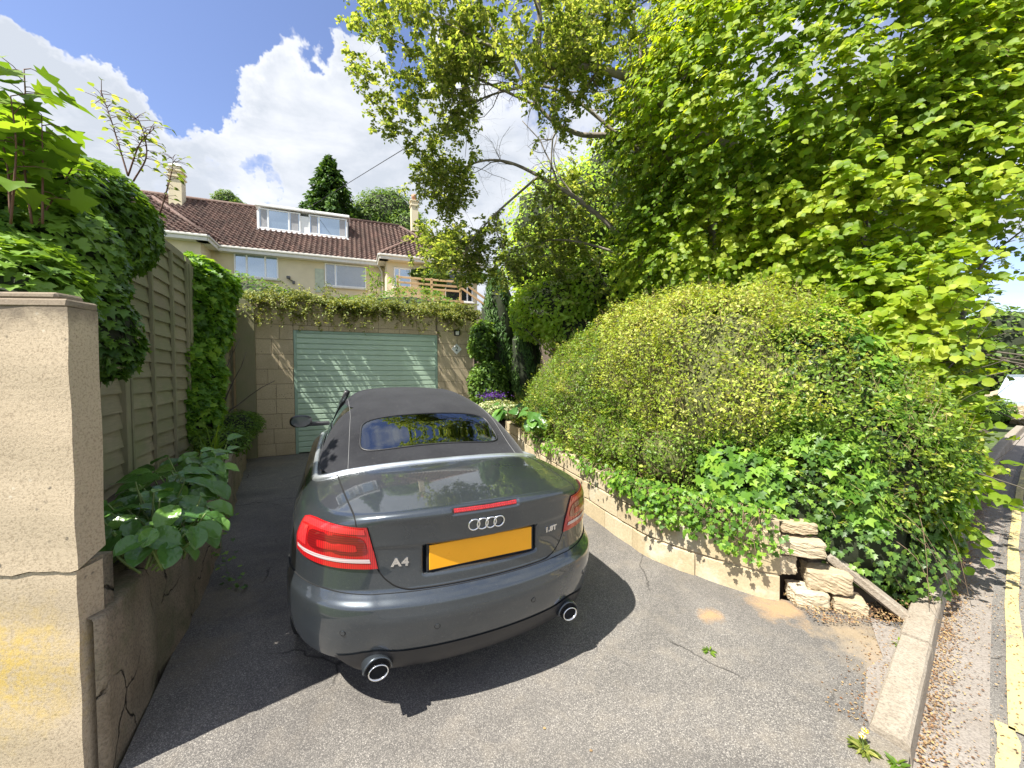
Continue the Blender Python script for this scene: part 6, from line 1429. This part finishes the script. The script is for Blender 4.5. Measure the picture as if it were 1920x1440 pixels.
# second climber between fence panels
c2 = [((-4.40, 5.40, 2.35), (.34, .55, .72)), ((-4.50, 5.6, 2.80), (.42, .6, .42)), ((-4.22, 5.2, 1.55), (.20, .40, .65)), ((-4.12, 5.1, 1.05), (.16, .32, .5))]
shrub('climbing_ivy', c2, 9000, .085, T_IVY, L_IVYB, 'second bush of bright leaved ivy climbing the fence halfway to the garage', 'ivy', .72, .75, 73, 8)
# tall sycamore shoots against the sky
def shoots(name, stems, size, k, tmpl, mat, lab, cat, sm, seed):
    b = np.array(stems[0][0]); root = empty(name, tuple(b), label=lab, cat=cat); r2 = np.random.default_rng(seed); pl_ = []; Ps, Ns, Ts, Ss = [], [], [], []
    for pts in stems:
        q = [np.array(p)-b for p in polyline(pts, 8)]; pl_.append((q, .0055, .002))
        for i in range(int(len(q)*.2), len(q)):
            for _ in range(k):
                a = r2.random()*6.283; d = np.array([math.cos(a), math.sin(a), .25]); p = q[i]+d*r2.uniform(.02, .11)+np.array([0, 0, r2.normal(0, .02)]); Ps.append(p); Ts.append(d+r2.normal(0, .25, 3)+np.array([0, 0, -.25])); Ns.append(np.array([0, 0, 1])+d*.35+r2.normal(0, .3, 3)); Ss.append(size*r2.uniform(.6, 1.2)); pl_.append(([q[i], (q[i]+p)/2+np.array([0, 0, .008]), p], .0022, .0015))
    branches('stems', pl_, sm, root, 4); leafmesh('foliage', np.array(Ps), np.array(Ns), np.array(Ts), np.array(Ss), tmpl, mat, root)
shoots('sycamore_sapling', [[W(60, 420, 1.85), W(45, 300, 1.82), W(48, 200, 1.8), W(45, 130, 1.8)], [W(80, 420, 1.85), W(80, 300, 1.84), W(78, 215, 1.82)], [W(20, 400, 1.8), W(10, 290, 1.8), W(-30, 200, 1.8)], [W(70, 420, 1.9), W(120, 340, 2.0), W(150, 290, 2.0)], [W(20, 420, 1.75), W(30, 280, 1.72), W(20, 180, 1.7)], [W(-60, 420, 1.8), W(-80, 250, 1.8), W(-90, 100, 1.8)]], .115, 1, T_SYC, L_SYC, 'sycamore sapling with big lobed lime leaves against the sky at top left', 'sapling', M['redstem'], 75)
shoots('vine_shoots', [[W(240, 330, 2.7), W(222, 270, 2.7), W(205, 215, 2.7), W(188, 170, 2.7)], [W(240, 330, 2.7), W(262, 270, 2.65), W(290, 240, 2.65)], [W(250, 340, 2.7), W(275, 290, 2.7), W(262, 230, 2.7), W(245, 225, 2.7)], [W(300, 400, 2.9), W(320, 330, 2.9), W(325, 295, 2.9)]], .05, 2, T_OVAL, L_HAW, 'thin reddish shoots with sparse small leaves rising above the fence ivy', 'climber', M['redstem'], 76)

# ---- cotoneaster hanging over the garage front
cot = empty('cotoneaster', gp(2.1, 0.2, GH+.06), YAW, label='arching yellow green cotoneaster sprawling over the garage roof edge', cat='shrub')
rs = random.Random(12); st = []; Pv, Nv, Tv = [], [], []
for i in range(1000):
    x0 = rs.uniform(-2.25, 2.25); y0 = rs.uniform(0.05, .9); out = rs.uniform(.05, 1.0); hang = i < 620
    p = [(x0, y0, .0)]; d = Vector((rs.gauss(0, .75), -1.0 if hang else rs.gauss(-.2, .6), rs.uniform(.15, 1.0))).normalized(); L = rs.uniform(.3, .7) if not hang else rs.uniform(.4, .95); q = Vector(p[0])
    for k in range(9): d = (d+Vector((rs.gauss(0, .06), rs.gauss(0, .05), -.20 if hang else -.13))).normalized(); q = q+d*L/9; q.y = max(q.y, -.42-.08*rs.random()); p.append(tuple(q))
    st.append((p, .005, .0015))
    for k in range(1, 10):
        for j in range(5):
            Pv.append(np.array(p[k])+np.array([rs.gauss(0, .018) for _ in range(3)])); dd = np.array(p[k])-np.array(p[k-1]); Tv.append(dd/np.linalg.norm(dd)+np.array([rs.gauss(0, .7) for _ in range(3)])); Nv.append((rs.gauss(0, .6), rs.gauss(-.3, .6), 1))
        if k % 2 == 0:
            e = Vector(p[k])+Vector((rs.gauss(0, .07), rs.gauss(0, .05), rs.gauss(-.02, .05))); st.append(([p[k], tuple((Vector(p[k])+e)/2), tuple(e)], .0025, .001))
            for j in range(6): t = j/5; Pv.append(np.array(Vector(p[k]).lerp(e, t))+np.array([rs.gauss(0, .010) for _ in range(3)])); Tv.append([rs.gauss(0, .7) for _ in range(3)]); Nv.append((rs.gauss(0, .5), rs.gauss(-.3, .5), 1))
branches('stems', st, M['twig'], cot, 4); cb = [((rs.uniform(-2.2, 2.2), rs.uniform(-.36, .10), rs.uniform(-.15, .13)), (rs.uniform(.15, .4), rs.uniform(.14, .26), rs.uniform(.06, .14))) for _ in range(60)]
P, N = blobs_pts(cb, 26000, .3, 14); cf = clumpfield(P, 6, 15); P = P[cf > -.6]
Pv = np.concatenate([np.array(Pv), P]); Nv = np.concatenate([np.array(Nv), rdir(len(P))*.7+np.array([0, -.3, .8])]); Tv = np.concatenate([np.array(Tv), rdir(len(P))])
leafmesh('foliage', Pv, Nv, Tv, rng.uniform(.028, .055, len(Pv)), T_OVAL, L_COT, cot)
shoots('garden_seedling', [[W(700, 548, 8.6), W(695, 525, 8.6), W(690, 502, 8.6)], [W(705, 548, 8.6), W(708, 530, 8.6), W(712, 512, 8.6)], [W(745, 552, 9.2), W(742, 535, 9.2), W(738, 520, 9.2)]], .11, 3, T_LAN, L_SYC, 'lime green seedling standing up out of the cotoneaster before the house', 'sapling', M['greenstem'], 77)
shrub('wall_creeper', [(hp(9.3, TW-.12, 6.0), (.75, .22, .55)), (hp(9.0, TW-.12, 6.4), (1.2, .18, .25)), (hp(11.6, TW-.1, 6.5), (.5, .2, .25))], 5000, .11, T_IVY, L_IVY, 'dark creeper growing round the window of the right house wing', 'creeper', .85, .7, 78, 5)
shrub('garden_hedge', [(hp(1.5, -4.5, 3.9), (3.5, 1.2, .9)), (hp(7.0, -5.0, 3.8), (3.0, 1.2, .8)), (hp(-3, -4.5, 4.0), (3.5, 1.2, 1.0))], 12000, .12, T_OVAL, L_SHRUB, 'low garden shrubbery hidden behind the garage roof below the house', 'shrub', .8, .7, 79, 0)

# ---- bergenia: broad paddle leaves
def paddle():
    n1, n2 = 10, 6; V = []; F = []
    for i in range(n1+1):
        t = i/n1; wdt = 0.37*math.sin(math.pi*min(1, t*.93+.07)**1.15)**.62 if t < 1 else 0.0; wdt = max(wdt, .015)
        for j in range(-n2, n2+1):
            s = j/n2; V.append((s*wdt, t, 0.16*abs(s)**1.4*wdt*2.2+0.02*math.sin(t*15+abs(s)*3.0)*abs(s)-0.30*t*t*.8+.10*t))
    k = 2*n2+1
    for i in range(n1):
        for j in range(k-1): F += [(i*k+j, i*k+j+1, (i+1)*k+j+1), (i*k+j, (i+1)*k+j+1, (i+1)*k+j)]
    return np.array(V), np.array(F)
T_PAD = paddle()
def bergmat():
    m = L_BERG.copy(); m.name = 'bergenia_leaf_veined'; t = NT(m.node_tree); p = [n for n in t.n if n.type == 'BSDF_PRINCIPLED'][0]; co = t.add('ShaderNodeTexCoord').outputs['Object']
    t.set(p.inputs['Normal'], t.bump(t.voro(co, 42, 'DISTANCE_TO_EDGE'), .35, .01)); return m
M['berg'] = bergmat()
def bergenia(c, n, size, seed, lab, face=(0.35, -0.6), name='bergenia_plant', spread=.18):
    root = empty(name, tuple(c), label=lab, cat='plant'); r2 = np.random.default_rng(seed); P, N, T = [], [], []; st = []
    for i in range(n):
        a = r2.random()*6.283; el = r2.uniform(-.1, 1.0); d = np.array([math.cos(a)+face[0], math.sin(a)+face[1], el*.9]); d /= np.linalg.norm(d); L = r2.uniform(.3, 1.0)*spread; b = np.array([r2.normal(0, .05), r2.normal(0, .07), 0.0]); p = b+d*L+np.array([0, 0, .05+.55*L])
        st.append((polyline([b, b+d*L*.5+np.array([0, 0, .06]), p], 4), .006, .004)); P.append(p); T.append(d*np.array([1, 1, .4])+r2.normal(0, .15, 3)); N.append(np.array([0, 0, 1.0])+d*.5+np.array([face[0], face[1], 0])*.55+r2.normal(0, .2, 3))
    branches('stalks', st, M['greenstem'], root, 5); leafmesh('leaves', np.array(P), np.array(N), np.array(T), r2.uniform(.65, 1.1, n)*size, T_PAD, M['berg'], root)
bs_ = [((-1.84, 1.93, .68), 42, .135, 'nearest bergenia clump with yellow green paddle leaves beside the stone pier'), ((-1.96, 2.02, .68), 36, .155, 'second bergenia clump arching over the bed wall'), ((-2.20, 2.45, .68), 34, .18, 'tall third bergenia clump with big glossy leaves against the fence'),
       ((-2.44, 2.95, .68), 30, .18, 'fourth bergenia clump leaning over the wall opposite the car tail light'), ((-2.75, 3.4, .68), 20, .18, 'last bergenia clump before the strappy grass leaves')]
bs_.append(((-1.64, 1.80, .67), 24, .115, 'small bergenia clump drooping over the bed wall just past the pier'))
for i, (c, n, s_, lb) in enumerate(bs_): bergenia(c, n, s_, 80+i, lb, (.35, -.6) if i < 5 else (.9, .1))
bergenia(tuple(at(955, 775, 6.6)+np.array([0, 0, -.1])), 12, .26, 90, 'bright bergenia at the foot of the hedge near the purple flowers', (-.5, -.5), spread=.2); bergenia(tuple(at(1010, 800, 5.7)), 16, .23, 91, 'bright green bergenia hanging over the retaining wall behind the car', (-.7, -.6), spread=.2)
# strappy leaves, ferns at the far end of the bed
def tuft(name, c, n, L, mat, lab, cat, seed, w_=.010):
    root = empty(name, tuple(c), label=lab, cat=cat); rs_ = random.Random(seed); m = MB()
    for i in range(n):
        a = rs_.uniform(0, 6.283); l = L*rs_.uniform(.5, 1.1); lean = rs_.uniform(.15, .8); p = Vector((rs_.gauss(0, .03), rs_.gauss(0, .03), 0)); vs = []; d = Vector((math.cos(a), math.sin(a), 0)); X_ = Vector((-d.y, d.x, 0))
        for k in range(8):
            t = k/7; q = p+d*(lean*l*t*t)+Vector((0, 0, l*(t-.45*lean*t*t))); wd = w_*(1-t)**.6+.0005; vs += [tuple(q-X_*wd), tuple(q+X_*wd)]
        m.add(vs, [(2*k, 2*k+1, 2*k+3, 2*k+2) for k in range(7)])
    m.build('blades', mat, root, smooth=True)
tuft('iris_tuft', (-3.2, 4.1, .58), 34, .55, L_SYC, 'strappy leaved tuft between bergenia and the climbing ivy', 'plant', 3); tuft('grass_tuft', (-4.0, 5.4, .58), 40, .42, L_SHRUB, 'grassy tuft at the far end of the bed near the garage', 'plant', 4)
for (c, r_, lb, sd_) in [((-3.55, 4.75, .72), .26, 'small leaved groundcover spilling over the bed wall in the middle', 1), ((-4.35, 6.1, .75), .32, 'feathery green plant near the garage end of the bed', 2), ((-4.7, 6.8, .7), .25, 'low fern like plant in the corner beside the garage wall', 3)]: shrub('bedding_plant', [(c, (r_, r_*1.5, r_*.8))], 1800, .05, T_LAN, L_SHRUB, lb, 'plant', .6, .5, 95+sd_, 4)
rs = random.Random(21); b = np.array([-2.05, 2.95, 0.0]); root = empty('trailing_weed', tuple(b), label='small weed trailing over the tar at the foot of the bed wall', cat='weed'); P = []
st = [([(-.33, .1, .62), (-.2, 0.0, .45), (-.12, -.1, .2), (-.02, -.15, .03), (.12, -.25, .02)], .002, .001)]
for i in range(46): t = rs.random(); j = min(3, int(t*4)); q = np.array(st[0][0][j])*(1-(t*4-j))+np.array(st[0][0][j+1])*(t*4-j); P.append(q+np.array([rs.gauss(0, .035), rs.gauss(0, .035), abs(rs.gauss(0, .015))]))
branches('stem', st, M['greenstem'], root, 4); leafmesh('leaves', np.array(P), rdir(len(P))*.4+np.array([.3, -.2, 1]), rdir(len(P)), .028, T_IVY, L_IVY, root)
# purple flowers and variegated cover by the path
c = at(935, 768, 7.2); shrub('variegated_groundcover', [(tuple(c), (.42, .35, .16))], 4200, .04, T_OVAL, leafmat('variegated_leaf', [(.12, .2, .05), (.35, .4, .2), (.6, .6, .42)], .25), 'cream edged groundcover beside the path to the house', 'plant', .7, .7, 92, 0)
c = at(924, 742, 7.4); root = empty('purple_flowers', tuple(c), label='clump of purple flowers behind the cream edged groundcover', cat='flowers'); P = rng.normal(size=(420, 3))*np.array([.13, .06, .035]); leafmesh('blooms', P, rdir(420)+np.array([0, -.6, .6]), rdir(420), .034, T_OVAL, leafmat('purple_petal', [(.10, .04, .26), (.17, .07, .38)], .3), root); P = rng.normal(size=(300, 3))*np.array([.15, .08, .05])-np.array([0, 0, .08]); leafmesh('leaves', P, rdir(300)+np.array([0, 0, .6]), rdir(300), .05, T_LAN, L_SHRUB, root)

# ---- weeds, litter
def weed(px, py, n, s_, seed, lab, flowers=0, mat=None):
    c = ground(px, py, 0.004); root = empty('dandelion_plant' if flowers else 'weed', tuple(c), label=lab, cat='weed'); r2 = np.random.default_rng(seed); a = r2.random(n)*6.283; d = np.stack([np.cos(a), np.sin(a), r2.uniform(.1, .8, n)], 1)
    leafmesh('leaves', d*r2.uniform(.003, .012, (n, 1)), np.array([0, 0, 1])+r2.normal(0, .4, (n, 3)), d, r2.uniform(.5, 1.1, n)*s_, T_LAN, mat or L_SYC, root)
    if flowers:
        for k in range(flowers):
            p = np.array([-.005+.022*k, .01*k, .06+.01*k]); m = MB(); m.tube([(0, 0, 0), tuple(p*np.array([.5, .5, .6])), tuple(p)], .0015, 5); fo = m.build('stem', M['greenstem'], root); n2 = 60; a = r2.random(n2)*6.283; d = np.stack([np.cos(a), np.sin(a), r2.uniform(0, .8, n2)], 1); leafmesh('flower', np.tile(p, (n2, 1)), np.array([0, 0, 1])+r2.normal(0, .3, (n2, 3)), d, .013, T_LAN, leafmat('dandelion_petal', [(.62, .36, .004)], .1), fo)
weed(1330, 1222, 26, .035, 1, 'tiny green weed growing through the tar in the open drive'); weed(1618, 1405, 60, .05, 2, 'yellow dandelion plant at the near end of the kerb', 2, L_COT); weed(1685, 1436, 26, .045, 3, 'small weed against the near kerb end'); weed(1690, 1212, 20, .04, 4, 'small green seedling in the cracked bedding behind the kerb')
def litter(name, n, fn, size, mats, lab):
    P = np.array([fn() for _ in range(n)]); m = leafmesh(name, P, rdir(n)*.3+np.array([0, 0, 1]), rdir(n)*np.array([1, 1, .1]), rng.uniform(.5, 1.2, n)*size, T_OVAL, mats, None, kind='stuff'); return m
L_LIT = leafmat('dry_leaf', [(.13, .07, .035), (.24, .14, .07), (.36, .25, .13), (.45, .32, .14), (.20, .10, .05)], .1, (1, 1, 1), rough=.8)
rs = random.Random(33)
litter('leaf_litter', 11000, lambda: kp(rs.uniform(-.4, 9), abs(rs.gauss(0, .05))+.008+(rs.random() < .25)*rs.uniform(0, .35), ZR+.014+rs.random()*.006), .0125, L_LIT, '')
litter('fallen_leaves', 420, lambda: (lambda p: (p[0], p[1], .006))(kp(rs.uniform(.0, 1.3), -.13-abs(rs.gauss(0, .08)))), .012, L_LIT, '')
litter('bed_litter', 1500, lambda: (rs.uniform(1.85, 2.6), rs.uniform(2.3, 2.62), .03), .014, L_LIT, '')
for i, (px, py, lb) in enumerate([(1018, 1366, 'single brown fallen leaf on the tar in front of the bumper shadow'), (1105, 1408, 'single brown fallen leaf near the bottom edge of the drive'), (1490, 905, '')][:2]): c = ground(px, py, .006); leafmesh('fallen_leaf', c[None], np.array([[.2, -.1, 1.0]]), np.array([[1.0, .4, 0]]), .018, T_OVAL, L_LIT, None, label=lb, cat='leaf')
c = kp(.10, .05, ZR+.02); leafmesh('red_petal', np.array([c]), np.array([[0, 0, 1.0]]), np.array([[1.0, 0, 0]]), .018, T_OVAL, leafmat('red_petal', [(.6, .03, .01)], .1), None, label='small red petal lying in the gutter litter by the kerb', cat='petal')
